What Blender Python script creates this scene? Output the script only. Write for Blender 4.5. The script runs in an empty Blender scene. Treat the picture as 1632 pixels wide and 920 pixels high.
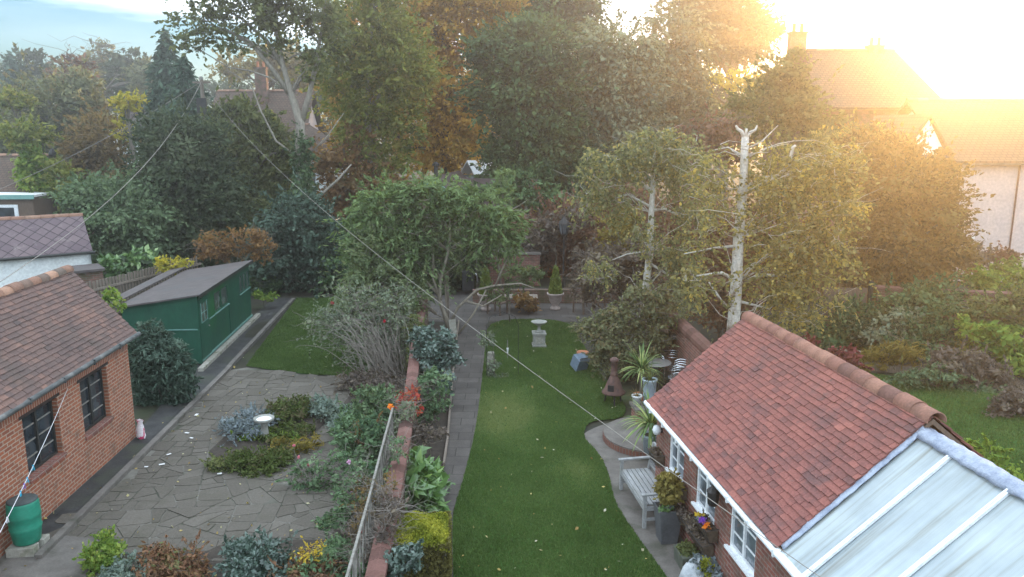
import bpy, math, random
import numpy as np
from mathutils import Vector, Matrix
random.seed(7); rng = np.random.default_rng(11)
R = math.radians
sc = bpy.context.scene
COL = sc.collection

# ---------------------------------------------------------------- camera, sky, sun, exposure
HCAM, PITCH, FPX = 7.0, R(11.5), 1260.0
cam = bpy.data.objects.new('camera', bpy.data.cameras.new('camera')); COL.objects.link(cam)
cam.location = (0, 0, HCAM); cam.rotation_euler = (math.pi/2 - PITCH, 0, 0)
cam.data.sensor_width = 36; cam.data.lens = 36*FPX/1632; cam.data.clip_end = 3000; cam.data.clip_start = 0.05
sc.camera = cam
SUN_AZ, SUN_EL = R(29), R(4.6)
S = Vector((math.sin(SUN_AZ)*math.cos(SUN_EL), math.cos(SUN_AZ)*math.cos(SUN_EL), math.sin(SUN_EL)))
sl = bpy.data.lights.new('sun', 'SUN'); sl.energy = 4.6; sl.angle = R(0.5); sl.color = (1.0, 0.57, 0.20)
sun = bpy.data.objects.new('sun', sl); COL.objects.link(sun); sun.location = S*200
sun.rotation_euler = (-S).to_track_quat('-Z', 'Y').to_euler()
w = bpy.data.worlds.new('World'); sc.world = w; w.use_nodes = True
nt = w.node_tree; nt.nodes.clear()
def wn(t, **k):
    n = nt.nodes.new(t)
    for a, b in k.items(): setattr(n, a, b)
    return n
def wmath(op, a, b=None, c=None, clamp=False):
    n = wn('ShaderNodeMath', operation=op, use_clamp=clamp)
    for i, x in enumerate((a, b, c)):
        if x is None: continue
        if isinstance(x, (int, float)): n.inputs[i].default_value = x
        else: nt.links.new(x, n.inputs[i])
    return n.outputs[0]
sky = wn('ShaderNodeTexSky', sky_type='NISHITA'); sky.sun_disc = False
sky.sun_elevation = SUN_EL; sky.sun_rotation = SUN_AZ; sky.altitude = 60; sky.air_density = 1.0; sky.dust_density = 1.2
tc = wn('ShaderNodeTexCoord'); sep = wn('ShaderNodeSeparateXYZ'); nt.links.new(tc.outputs['Generated'], sep.inputs[0])
mp = wn('ShaderNodeMapping'); mp.inputs['Scale'].default_value = (3.2, 3.2, 22); nt.links.new(tc.outputs['Generated'], mp.inputs[0])
nz = wn('ShaderNodeTexNoise'); nz.inputs['Scale'].default_value = 1.3; nz.inputs['Detail'].default_value = 7; nt.links.new(mp.outputs[0], nz.inputs['Vector'])
# a bank of bright cloud above eight degrees, and everywhere to the right; a strip of open sky at the left
edge = wmath('ADD', wmath('MULTIPLY', wmath('SUBTRACT', nz.outputs[0], 0.5), 0.05), sep.outputs[2])
edge = wmath('ADD', edge, wmath('MULTIPLY', sep.outputs[0], 0.10))
mask = wmath('MULTIPLY', wmath('SUBTRACT', edge, 0.071), 70.0, clamp=True)
mask = wmath('ADD', wmath('MULTIPLY', mask, 0.93), wmath('MULTIPLY', wmath('SUBTRACT', nz.outputs[0], 0.36), 0.40, clamp=True), clamp=True)
cl = wn('ShaderNodeMix', data_type='RGBA')
nt.links.new(mask, cl.inputs['Factor'])
skm = wn('ShaderNodeMix', data_type='RGBA', blend_type='MULTIPLY'); skm.inputs['Factor'].default_value = 1
skm.inputs['B'].default_value = (0.20, 0.78, 1.6, 1); nt.links.new(sky.outputs[0], skm.inputs['A'])
nt.links.new(skm.outputs['Result'], cl.inputs['A'])
cl.inputs['B'].default_value = (8.4, 9.8, 11.2, 1)
bg = wn('ShaderNodeBackground'); bg.inputs['Strength'].default_value = 0.10
nt.links.new(cl.outputs['Result'], bg.inputs['Color'])
nt.links.new(bg.outputs[0], wn('ShaderNodeOutputWorld').inputs['Surface'])
vs = sc.view_settings; vs.view_transform = 'Standard'; vs.look = 'None'; vs.exposure = 1.35; vs.gamma = 1; vs.use_curve_mapping = False
HAZE_DENSITY = 0.0027
sc.cycles.max_bounces = 8; sc.cycles.diffuse_bounces = 3; sc.cycles.transparent_max_bounces = 8; sc.cycles.volume_bounces = 0

# ---------------------------------------------------------------- measuring helpers
def ray(u, v):
    x = (u-816)/FPX; y = -(v-460)/FPX
    return Vector((x, math.cos(PITCH)+y*math.sin(PITCH), -math.sin(PITCH)+y*math.cos(PITCH)))
def G(u, v, z=0.0):
    d = ray(u, v); t = (z-HCAM)/d.z
    return Vector((d.x*t, d.y*t, z))
def Z(u, v, Y):
    d = ray(u, v); t = Y/d.y
    return Vector((d.x*t, Y, HCAM+d.z*t))

# ---------------------------------------------------------------- materials
def newmat(name):
    m = bpy.data.materials.new(name); m.use_nodes = True
    t = m.node_tree; t.nodes.clear()
    o = t.nodes.new('ShaderNodeOutputMaterial')
    return m, t, o
class NB:
    def __init__(s, t): s.t = t
    def n(s, ty, _in=None, **k):
        n = s.t.nodes.new(ty)
        for a, b in k.items(): setattr(n, a, b)
        for a, b in (_in or {}).items():
            if hasattr(b, 'is_output'): s.t.links.new(b, n.inputs[a])
            else: n.inputs[a].default_value = b
        return n
    def ramp(s, fac, stops, interp='LINEAR'):
        r = s.n('ShaderNodeValToRGB', {'Fac': fac}); r.color_ramp.interpolation = interp
        e = r.color_ramp.elements
        while len(e) < len(stops): e.new(0.5)
        for x, (p, c) in zip(e, stops): x.position = p; x.color = (*c, 1) if len(c) == 3 else c
        return r.outputs[0]
    def mix(s, f, a, b, mode='MIX'):
        m = s.n('ShaderNodeMix', data_type='RGBA', blend_type=mode)
        for i, x in ((0, f), (6, a), (7, b)):
            if hasattr(x, 'is_output'): s.t.links.new(x, m.inputs[i])
            elif i == 0: m.inputs[0].default_value = x
            else: m.inputs[i].default_value = (*x, 1)
        return m.outputs[2]
    def noise(s, vec, scale, detail=4, rough=0.55):
        return s.n('ShaderNodeTexNoise', {'Vector': vec, 'Scale': scale, 'Detail': detail, 'Roughness': rough}).outputs[0]
    def bump(s, h, strength=0.4, dist=0.02):
        return s.n('ShaderNodeBump', {'Height': h, 'Strength': strength, 'Distance': dist}).outputs[0]
    def coord(s, which='Object', scale=None):
        c = s.n('ShaderNodeTexCoord').outputs[which]
        if scale: c = s.n('ShaderNodeMapping', {'Vector': c, 'Scale': scale}).outputs[0]
        return c
    def math(s, op, a, b=0.0, clamp=False):
        return s.n('ShaderNodeMath', {0: a, 1: b}, operation=op, use_clamp=clamp).outputs[0]
def finish(nb, o, col, rough=0.8, normal=None, metal=0.0, spec=0.3, **k):
    d = {'Base Color': col if hasattr(col, 'is_output') else (*col, 1), 'Roughness': rough, 'Metallic': metal, 'Specular IOR Level': spec}
    if normal is not None: d['Normal'] = normal
    d.update(k)
    p = nb.n('ShaderNodeBsdfPrincipled', d)
    nb.t.links.new(p.outputs[0], o.inputs['Surface'])
def M(name, c1, c2=None, scale=6, rough=0.8, bump=0.3, metal=0, spec=0.3, detail=5, lo=0.35, hi=0.65, stretch=None, c3=None):
    m, t, o = newmat(name); nb = NB(t); v = nb.coord('Object', stretch)
    f = nb.noise(v, scale, detail)
    col = nb.ramp(f, [(lo, c1), (hi, c2 or c1)])
    if c3: col = nb.mix(nb.ramp(nb.noise(v, scale*0.35, 6), [(0.52, (0, 0, 0)), (0.66, (1, 1, 1))]), col, c3)
    g = nb.noise(v, scale*7, 3)
    col = nb.mix(0.25, col, nb.ramp(g, [(0.3, (0.45,)*3), (0.7, (1.5,)*3)]), 'MULTIPLY')
    finish(nb, o, col, rough, nb.bump(g, bump, 0.01) if bump else None, metal, spec)
    return m
def BRICK(name, c1, c2, mortar, bw=0.225, rh=0.075, mort=0.011, bump=0.6, stain=(0.12, 0.09, 0.07), stain_at=0.62):
    m, t, o = newmat(name); nb = NB(t); uv = nb.coord('UV'); ob = nb.coord('Object')
    b = nb.n('ShaderNodeTexBrick', {'Vector': uv, 'Color1': (*c1, 1), 'Color2': (*c2, 1), 'Mortar': (*mortar, 1), 'Scale': 1.0, 'Mortar Size': mort,
        'Mortar Smooth': 0.15, 'Bias': 0.0, 'Brick Width': bw, 'Row Height': rh})
    n1 = nb.noise(ob, 3.0, 6); n2 = nb.noise(ob, 40, 3)
    col = nb.mix(nb.ramp(n1, [(stain_at-0.1, (0, 0, 0)), (stain_at+0.12, (0.75,)*3)]), b.outputs['Color'], stain)
    col = nb.mix(0.5, col, nb.ramp(n2, [(0.3, (0.5,)*3), (0.7, (1.35,)*3)]), 'MULTIPLY')
    h = nb.math('ADD', nb.math('MULTIPLY', b.outputs['Fac'], -1.0), nb.math('MULTIPLY', n2, 0.35))
    finish(nb, o, col, 0.9, nb.bump(h, bump, 0.008))
    return m
def TINT(name, stops, rough=0.85, grime=(0.05, 0.045, 0.04), amount=0.5, bump=0.5, moss=None):
    m, t, o = newmat(name); nb = NB(t); ob = nb.coord('Object')
    a = nb.n('ShaderNodeAttribute', attribute_name='tint').outputs['Fac']
    col = nb.ramp(a, stops)
    n1 = nb.noise(ob, 1.6, 7, 0.65); n2 = nb.noise(ob, 30, 4)
    col = nb.mix(nb.math('MULTIPLY', nb.ramp(n1, [(0.5, (0, 0, 0)), (0.72, (1, 1, 1))]), amount), col, grime)
    if moss: col = nb.mix(nb.ramp(nb.noise(ob, 5, 6, 0.7), [(0.6, (0, 0, 0)), (0.72, (0.85,)*3)]), col, moss)
    col = nb.mix(0.5, col, nb.ramp(n2, [(0.3, (0.6,)*3), (0.7, (1.3,)*3)]), 'MULTIPLY')
    finish(nb, o, col, rough, nb.bump(n2, bump, 0.006), spec=0.12)
    return m
def LEAF(name, cols, trans=0.35, spec=0.0):
    m, t, o = newmat(name); nb = NB(t)
    a = nb.n('ShaderNodeAttribute', attribute_name='tint').outputs['Fac']
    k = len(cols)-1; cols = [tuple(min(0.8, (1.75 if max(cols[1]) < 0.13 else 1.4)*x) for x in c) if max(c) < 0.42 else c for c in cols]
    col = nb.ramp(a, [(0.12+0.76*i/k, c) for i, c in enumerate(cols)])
    d = nb.n('ShaderNodeBsdfDiffuse', {'Color': col}); tr = nb.n('ShaderNodeBsdfTranslucent', {'Color': nb.mix(1.0, col, (1.3, 1.25, 0.7), 'MULTIPLY')})
    x = nb.n('ShaderNodeMixShader', {0: trans, 1: d.outputs[0], 2: tr.outputs[0]})
    out = x.outputs[0]
    if spec:
        g = nb.n('ShaderNodeBsdfGlossy', {'Color': (1, 1, 1, 1), 'Roughness': 0.4})
        out = nb.n('ShaderNodeMixShader', {0: spec, 1: out, 2: g.outputs[0]}).outputs[0]
    t.links.new(out, o.inputs['Surface'])
    return m
def GLASS(name, col=(0.02, 0.025, 0.03), rough=0.06):
    m, t, o = newmat(name); nb = NB(t)
    n = nb.noise(nb.coord('Object'), 3.0, 2)
    finish(nb, o, nb.mix(nb.ramp(n, [(0.4, (0, 0, 0)), (0.65, (1, 1, 1))]), col, tuple(2.2*c for c in col)), rough, nb.bump(n, 0.05, 0.02), spec=0.6)
    return m

MT = {}
MT['brick_orange'] = BRICK('orange_red_brick', (0.37, 0.125, 0.065), (0.25, 0.085, 0.05), (0.40, 0.32, 0.25))
MT['soldier_red'] = BRICK('worn_brick_edge', (0.20, 0.085, 0.062), (0.14, 0.06, 0.05), (0.16, 0.13, 0.11), bw=0.075, rh=0.3)
MT['brick_red'] = BRICK('weathered_red_brick', (0.28, 0.10, 0.075), (0.18, 0.06, 0.05), (0.27, 0.21, 0.18), stain_at=0.55)
MT['brick_wall'] = BRICK('old_garden_wall_brick', (0.24, 0.10, 0.08), (0.15, 0.07, 0.06), (0.20, 0.17, 0.15), stain_at=0.5, stain=(0.07, 0.08, 0.04))
MT['soldier'] = BRICK('soldier_course_brick', (0.30, 0.105, 0.06), (0.21, 0.075, 0.048), (0.38, 0.30, 0.24), bw=0.075, rh=0.225)
MT['coping'] = TINT('red_clay_coping', [(0, (0.10, 0.058, 0.05)), (0.5, (0.165, 0.085, 0.072)), (1, (0.225, 0.125, 0.108))], moss=(0.055, 0.07, 0.025), grime=(0.10, 0.07, 0.06))
MT['tile_red'] = TINT('red_clay_roof_tile', [(0, (0.105, 0.072, 0.075)), (0.25, (0.175, 0.082, 0.075)), (0.6, (0.25, 0.10, 0.086)), (1, (0.325, 0.132, 0.108))], grime=(0.10, 0.07, 0.073), amount=0.9, moss=(0.13, 0.085, 0.08))
MT['tile_brown'] = TINT('brown_clay_roof_tile', [(0, (0.085, 0.07, 0.068)), (0.5, (0.145, 0.10, 0.09)), (1, (0.225, 0.135, 0.108))], grime=(0.10, 0.085, 0.075), amount=0.7, moss=(0.06, 0.055, 0.045))
MT['ridge_red'] = TINT('ridge_tile_clay', [(0, (0.15, 0.085, 0.075)), (0.5, (0.23, 0.112, 0.09)), (1, (0.30, 0.16, 0.12))], grime=(0.12, 0.088, 0.078), amount=0.7)
MT['ridge_brown'] = TINT('weathered_ridge_clay', [(0, (0.13, 0.115, 0.10)), (0.35, (0.26, 0.15, 0.11)), (1, (0.40, 0.24, 0.17))], grime=(0.12, 0.11, 0.08), amount=0.6)
MT['tile_far'] = BRICK('house_roof_tile', (0.16, 0.105, 0.078), (0.115, 0.078, 0.06), (0.05, 0.036, 0.03), bw=0.27, rh=0.2, mort=0.022, stain=(0.09, 0.075, 0.06), stain_at=0.56)
MT['white_render'] = M('pale_painted_render', (0.66, 0.70, 0.70), (0.74, 0.77, 0.76), scale=2, bump=0.15, c3=(0.55, 0.58, 0.57))
MT['pebbledash'] = M('pink_grey_pebbledash', (0.48, 0.42, 0.42), (0.56, 0.48, 0.46), scale=1.2, bump=0.6, detail=8)
MT['white_paint'] = M('white_gloss_paint', (0.76, 0.79, 0.82), (0.82, 0.84, 0.86), scale=3, rough=0.35, bump=0.04, spec=0.5)
MT['glass'] = GLASS('window_glass'); MT['glass_dirty'] = GLASS('dusty_window_glass', (0.045, 0.06, 0.055), 0.15)
MT['glass_grey'] = GLASS('grey_window_glass', (0.07, 0.085, 0.10), 0.1)
MT['black_frame'] = M('black_painted_frame', (0.025, 0.028, 0.026), (0.04, 0.04, 0.038), rough=0.5, bump=0.05)
MT['gutter_dark'] = M('dark_cast_gutter', (0.05, 0.058, 0.058), (0.10, 0.105, 0.105), rough=0.5, bump=0.05, c3=(0.2, 0.2, 0.19))
MT['lintel'] = M('dark_lintel', (0.03, 0.024, 0.022), (0.05, 0.035, 0.03))
MT['green_paint'] = M('dark_green_shed_paint', (0.009, 0.060, 0.037), (0.013, 0.080, 0.048), scale=1.6, rough=0.6, bump=0.25, c3=(0.014, 0.095, 0.032), stretch=(1, 1, 0.5))
MT['green_trim'] = M('pale_green_trim', (0.10, 0.22, 0.19), (0.16, 0.28, 0.25))
MT['felt'] = M('grey_brown_roofing_felt', (0.085, 0.072, 0.070), (0.115, 0.098, 0.094), scale=3, bump=0.5, c3=(0.09, 0.085, 0.085))
MT['concrete'] = M('weathered_concrete', (0.12, 0.108, 0.098), (0.17, 0.155, 0.14), scale=4, bump=0.4, c3=(0.08, 0.078, 0.062))
MT['stone'] = M('mossy_reconstituted_stone', (0.26, 0.25, 0.215), (0.37, 0.355, 0.31), scale=9, bump=0.6, c3=(0.16, 0.165, 0.11))
MT['stone_pale'] = M('pale_stone', (0.22, 0.22, 0.20), (0.31, 0.31, 0.285), scale=9, bump=0.4, c3=(0.26, 0.27, 0.23))
MT['urn'] = M('pale_urn_stone', (0.33, 0.27, 0.25), (0.42, 0.34, 0.31), scale=9, bump=0.4)
MT['soil'] = M('dark_soil', (0.035, 0.028, 0.022), (0.06, 0.048, 0.038), scale=8, bump=1.0)
MT['ground'] = M('rough_garden_ground', (0.022, 0.024, 0.015), (0.04, 0.036, 0.025), scale=0.8, bump=1.0, c3=(0.05, 0.065, 0.025))
MT['timber'] = M('weathered_grey_timber', (0.17, 0.14, 0.115), (0.25, 0.21, 0.175), scale=5, stretch=(6, 6, 0.7), bump=0.4)
MT['timber_brown'] = M('brown_fence_timber', (0.115, 0.08, 0.06), (0.17, 0.12, 0.09), scale=5, stretch=(6, 6, 0.7), bump=0.4)
MT['bench'] = M('silvered_bench_timber', (0.25, 0.255, 0.26), (0.36, 0.365, 0.37), scale=5, stretch=(5, 1, 5), bump=0.3, c3=(0.28, 0.28, 0.27))
MT['trellis'] = M('pale_grey_trellis_timber', (0.17, 0.16, 0.14), (0.26, 0.25, 0.225), scale=12, bump=0.3)
MT['bark'] = M('grey_brown_bark', (0.10, 0.085, 0.07), (0.20, 0.175, 0.145), scale=7, stretch=(3, 3, 0.8), bump=0.8)
MT['bark_pale'] = M('pale_ash_bark', (0.20, 0.18, 0.15), (0.33, 0.30, 0.25), scale=5, stretch=(3, 3, 0.8), bump=0.5)
MT['bark_willow'] = M('grey_willow_bark', (0.19, 0.165, 0.13), (0.30, 0.265, 0.215), scale=6, stretch=(3, 3, 0.8), bump=0.5)
MT['bark_dark'] = M('dark_bark', (0.045, 0.036, 0.03), (0.09, 0.075, 0.06), scale=7, stretch=(3, 3, 0.8), bump=0.8)
MT['twig'] = M('grey_twigs', (0.16, 0.14, 0.12), (0.27, 0.24, 0.21), scale=9, bump=0.2)
def birch_mat():
    m, t, o = newmat('white_birch_bark'); nb = NB(t); ob = nb.coord('Object')
    a = nb.noise(nb.coord('Object', (3, 3, 14)), 1.6, 6, 0.7); b_ = nb.noise(ob, 2.6, 6, 0.65); c = nb.noise(nb.coord('Object', (9, 9, 3)), 1.5, 5, 0.7); g = nb.noise(ob, 22, 4)
    col = nb.ramp(c, [(0.3, (0.40, 0.36, 0.31)), (0.6, (0.60, 0.575, 0.53))])
    col = nb.mix(nb.ramp(a, [(0.60, (0, 0, 0)), (0.66, (0.9,)*3)]), col, (0.09, 0.075, 0.065))
    z = nb.n('ShaderNodeSeparateXYZ', {0: ob}).outputs[2]
    low = nb.math('ADD', nb.math('MULTIPLY', z, -0.045), 0.13); f = nb.ramp(nb.math('ADD', b_, low), [(0.50, (0, 0, 0)), (0.62, (0.9,)*3)])
    col = nb.mix(f, col, (0.17, 0.115, 0.08)); col = nb.mix(0.5, col, nb.ramp(g, [(0.3, (0.55,)*3), (0.7, (1.3,)*3)]), 'MULTIPLY')
    finish(nb, o, col, 0.85, nb.bump(nb.math('ADD', g, c), 0.7, 0.02), spec=0.15); return m
MT['birch'] = birch_mat()
MT['iron'] = M('rusty_cast_iron', (0.085, 0.052, 0.048), (0.15, 0.085, 0.07), scale=8, rough=0.75, bump=0.3)
MT['dark_metal'] = M('dark_metal', (0.03, 0.03, 0.033), (0.05, 0.05, 0.05), rough=0.5, bump=0.1, metal=0.3)
MT['chrome'] = M('polished_metal_tube', (0.70, 0.72, 0.75), (0.78, 0.79, 0.82), rough=0.22, bump=0, metal=0.9)
MT['lead'] = M('crinkled_lead_flashing', (0.20, 0.24, 0.33), (0.36, 0.41, 0.50), scale=7, rough=0.45, bump=0.8, metal=0.15, spec=0.5)
MT['grey_planter'] = M('grey_zinc_planter', (0.075, 0.08, 0.088), (0.11, 0.115, 0.125), scale=4, rough=0.55, bump=0.1)
MT['blue_pot'] = M('pale_blue_grey_glazed_pot', (0.33, 0.40, 0.46), (0.40, 0.47, 0.52), scale=3, rough=0.35, bump=0.05)
MT['white_pot'] = M('white_plastic_pot', (0.62, 0.64, 0.64), (0.70, 0.71, 0.70), rough=0.5, bump=0.05)
MT['terracotta'] = M('terracotta', (0.36, 0.14, 0.07), (0.44, 0.18, 0.09))
MT['butt_green'] = M('sea_green_plastic', (0.022, 0.19, 0.125), (0.028, 0.235, 0.155), scale=2, rough=0.45, bump=0.05, stretch=(1, 1, 2))
MT['butt_lid'] = M('dark_plastic_lid', (0.05, 0.06, 0.06), (0.08, 0.09, 0.09))
MT['trough'] = M('green_grey_trough', (0.075, 0.085, 0.068), (0.11, 0.12, 0.095), scale=6, bump=0.5)
MT['frosted'] = M('frosted_table_glass', (0.22, 0.21, 0.20), (0.27, 0.26, 0.25), rough=0.3, bump=0.02)
MT['blue_box'] = M('slate_blue_paint', (0.13, 0.18, 0.235), (0.18, 0.235, 0.30))
MT['wire'] = M('weathered_cable', (0.22, 0.20, 0.175), (0.28, 0.26, 0.23), scale=3, bump=0)
MT['rope'] = M('pale_clothes_line', (0.60, 0.60, 0.62), (0.68, 0.68, 0.70), scale=20, bump=0)
MT['peg_blue'] = M('turquoise_peg_plastic', (0.02, 0.35, 0.55), (0.03, 0.40, 0.6)); MT['peg_violet'] = M('violet_peg_plastic', (0.14, 0.07, 0.42), (0.18, 0.1, 0.5))
MT['bag'] = M('pink_white_plastic_bag', (0.72, 0.66, 0.68), (0.55, 0.05, 0.14), scale=5, bump=0.5, lo=0.52, hi=0.56)
MT['slip'] = M('white_paper_scrap', (0.7, 0.7, 0.7), (0.75, 0.75, 0.75))
MT['teal'] = M('pale_teal_bargeboard', (0.18, 0.36, 0.33), (0.24, 0.42, 0.38))
MT['summer_roof'] = M('purple_brown_shingle', (0.055, 0.04, 0.04), (0.085, 0.06, 0.058), scale=3)
MT['bin_white'] = M('off_white_sheet', (0.72, 0.73, 0.74), (0.78, 0.79, 0.80), bump=0.05)
MT['basket'] = M('coir_lined_trough', (0.075, 0.055, 0.04), (0.13, 0.10, 0.075), scale=14, bump=0.8)
MT['rock'] = M('pale_grey_rock', (0.34, 0.37, 0.40), (0.50, 0.53, 0.55), scale=9, bump=0.9, c3=(0.2, 0.22, 0.23))
def slate_mat():
    m, t, o = newmat('diamond_slate'); nb = NB(t)
    uv = nb.n('ShaderNodeMapping', {'Vector': nb.coord('UV'), 'Rotation': (0, 0, R(45))}).outputs[0]
    b = nb.n('ShaderNodeTexBrick', {'Vector': uv, 'Color1': (0.115, 0.085, 0.095, 1), 'Color2': (0.16, 0.12, 0.125, 1), 'Mortar': (0.045, 0.035, 0.04, 1),
        'Scale': 1.0, 'Mortar Size': 0.014, 'Mortar Smooth': 0.1, 'Brick Width': 0.34, 'Row Height': 0.34}, offset=0.0)
    ob = nb.coord('Object')
    col = nb.mix(nb.ramp(nb.noise(ob, 2.2, 7, 0.7), [(0.55, (0, 0, 0)), (0.68, (0.7,)*3)]), b.outputs[0], (0.25, 0.21, 0.20))
    finish(nb, o, col, 0.8, nb.bump(nb.math('MULTIPLY', b.outputs['Fac'], -1.0), 0.8, 0.015)); return m
MT['slate'] = slate_mat()
def paving_mat(name, scale, c1, c2, joint, moss, jw=0.035, rnd=1.0):
    m, t, o = newmat(name); nb = NB(t); ob = nb.coord('Object')
    wv = nb.n('ShaderNodeTexNoise', {'Vector': ob, 'Scale': 1.2, 'Detail': 3}).outputs['Color']
    v = nb.mix(0.10, ob, wv, 'ADD')
    c = nb.n('ShaderNodeTexVoronoi', {'Vector': v, 'Scale': scale, 'Randomness': rnd}, voronoi_dimensions='2D').outputs['Color']
    e = nb.n('ShaderNodeTexVoronoi', {'Vector': v, 'Scale': scale, 'Randomness': rnd}, voronoi_dimensions='2D', feature='DISTANCE_TO_EDGE').outputs['Distance']
    g = nb.n('ShaderNodeSeparateColor', {0: c}).outputs[0]
    n1 = nb.noise(ob, 1.5, 8, 0.7); n2 = nb.noise(ob, 26, 4, 0.7)
    col = nb.ramp(nb.math('ADD', nb.math('MULTIPLY', g, 0.55), nb.math('MULTIPLY', n1, 0.5)), [(0.2, c1), (0.8, c2)])
    col = nb.mix(0.55, col, nb.ramp(n2, [(0.28, (0.6,)*3), (0.72, (1.4,)*3)]), 'MULTIPLY')
    jn = nb.mix(nb.ramp(nb.noise(ob, 1.1, 3), [(0.42, (0, 0, 0)), (0.58, (1, 1, 1))]), joint, moss)
    jj = nb.math('ADD', e, nb.math('MULTIPLY', nb.math('SUBTRACT', nb.noise(ob, 3.5, 5, 0.7), 0.5), jw*2.4))
    jm = nb.ramp(jj, [(0.0, (1, 1, 1)), (jw, (0, 0, 0))])
    col = nb.mix(jm, col, jn)
    h = nb.math('ADD', nb.math('MULTIPLY', jm, -1.0), nb.math('MULTIPLY', n2, 0.5))
    finish(nb, o, col, 0.85, nb.bump(h, 0.6, 0.02)); return m
#MT['crazy'] = paving_mat('crazy_paving', 1.55, (0.105, 0.105, 0.105), (0.195, 0.19, 0.18), (0.27, 0.255, 0.225), (0.045, 0.05, 0.03))
MT['mortar'] = M('mossy_paving_mortar', (0.05, 0.052, 0.036), (0.16, 0.15, 0.13), scale=1.3, bump=0.6, lo=0.42, hi=0.60, detail=6)
MT['slab_tint'] = TINT('worn_paving_stone', [(0, (0.100, 0.089, 0.075)), (0.5, (0.120, 0.108, 0.092)), (1, (0.140, 0.126, 0.108))], grime=(0.085, 0.080, 0.060), amount=0.7, bump=0.4)
def flag_mat(name, bw, rh, c1, c2, mortar):
    m, t, o = newmat(name); nb = NB(t); ob = nb.coord('Object')
    b = nb.n('ShaderNodeTexBrick', {'Vector': ob, 'Color1': (*c1, 1), 'Color2': (*c2, 1), 'Mortar': (*mortar, 1), 'Scale': 1.0, 'Mortar Size': 0.012, 'Mortar Smooth': 0.3, 'Brick Width': bw, 'Row Height': rh})
    n1 = nb.noise(ob, 2, 8, 0.7); n2 = nb.noise(ob, 30, 4, 0.7)
    col = nb.mix(0.7, b.outputs[0], nb.ramp(n1, [(0.3, (0.6,)*3), (0.7, (1.35,)*3)]), 'MULTIPLY')
    col = nb.mix(0.5, col, nb.ramp(n2, [(0.28, (0.6,)*3), (0.72, (1.4,)*3)]), 'MULTIPLY')
    finish(nb, o, col, 0.85, nb.bump(nb.math('ADD', nb.math('MULTIPLY', b.outputs['Fac'], -1.0), nb.math('MULTIPLY', n2, 0.4)), 0.5, 0.01)); return m
MT['flags'] = flag_mat('grey_paving_flags', 0.62, 0.46, (0.070, 0.062, 0.057), (0.092, 0.082, 0.075), (0.038, 0.035, 0.03))
MT['tarmac'] = M('dark_side_path_concrete', (0.032, 0.032, 0.033), (0.058, 0.057, 0.056), scale=3, bump=0.4, c3=(0.055, 0.06, 0.045))
def lawn_mat():
    m, t, o = newmat('mown_lawn'); nb = NB(t); ob = nb.coord('Object')
    n1 = nb.noise(ob, 0.55, 6, 0.6); n2 = nb.noise(ob, 5, 6, 0.7); n3 = nb.noise(ob, 60, 3, 0.8)
    col = nb.ramp(n1, [(0.35, (0.036, 0.092, 0.018)), (0.55, (0.05, 0.115, 0.024)), (0.75, (0.09, 0.14, 0.042))])
    col = nb.mix(0.5, col, nb.ramp(n2, [(0.3, (0.6,)*3), (0.7, (1.4,)*3)]), 'MULTIPLY')
    col = nb.mix(0.7, col, nb.ramp(n3, [(0.3, (0.7,)*3), (0.7, (1.25,)*3)]), 'MULTIPLY')
    finish(nb, o, col, 0.95, nb.bump(n3, 0.8, 0.02), spec=0.1); return m
MT['lawn'] = lawn_mat()
def poly_mat():
    m, t, o = newmat('ribbed_polycarbonate'); nb = NB(t); uv = nb.coord('UV'); ob = nb.coord('Object')
    wv = nb.n('ShaderNodeTexWave', {'Vector': uv, 'Scale': 22.0, 'Distortion': 0.0}, bands_direction='X').outputs[0]
    st = nb.noise(nb.n('ShaderNodeMapping', {'Vector': uv, 'Scale': (9, 0.35, 1)}).outputs[0], 1.0, 5, 0.6)
    col = nb.ramp(st, [(0.30, (0.27, 0.28, 0.25)), (0.47, (0.41, 0.47, 0.49)), (0.72, (0.49, 0.57, 0.62))])
    col = nb.mix(0.12, col, nb.ramp(wv, [(0, (0.5,)*3), (1, (1.3,)*3)]), 'MULTIPLY')
    col = nb.mix(0.8, col, nb.ramp(nb.noise(ob, 0.9, 4, 0.6), [(0.32, (0.86, 0.88, 0.9)), (0.62, (1.3, 1.28, 1.25))]), 'MULTIPLY')
    p = nb.n('ShaderNodeBsdfPrincipled', {'Base Color': col, 'Roughness': 0.25, 'Specular IOR Level': 0.5, 'Coat Weight': 0.3, 'Coat Roughness': 0.1, 'Normal': nb.bump(wv, 0.08, 0.004)})
    tr = nb.n('ShaderNodeBsdfTranslucent', {'Color': col})
    x = nb.n('ShaderNodeMixShader', {0: 0.25, 1: p.outputs[0], 2: tr.outputs[0]})
    t.links.new(x.outputs[0], o.inputs['Surface']); return m
MT['poly'] = poly_mat()

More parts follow.
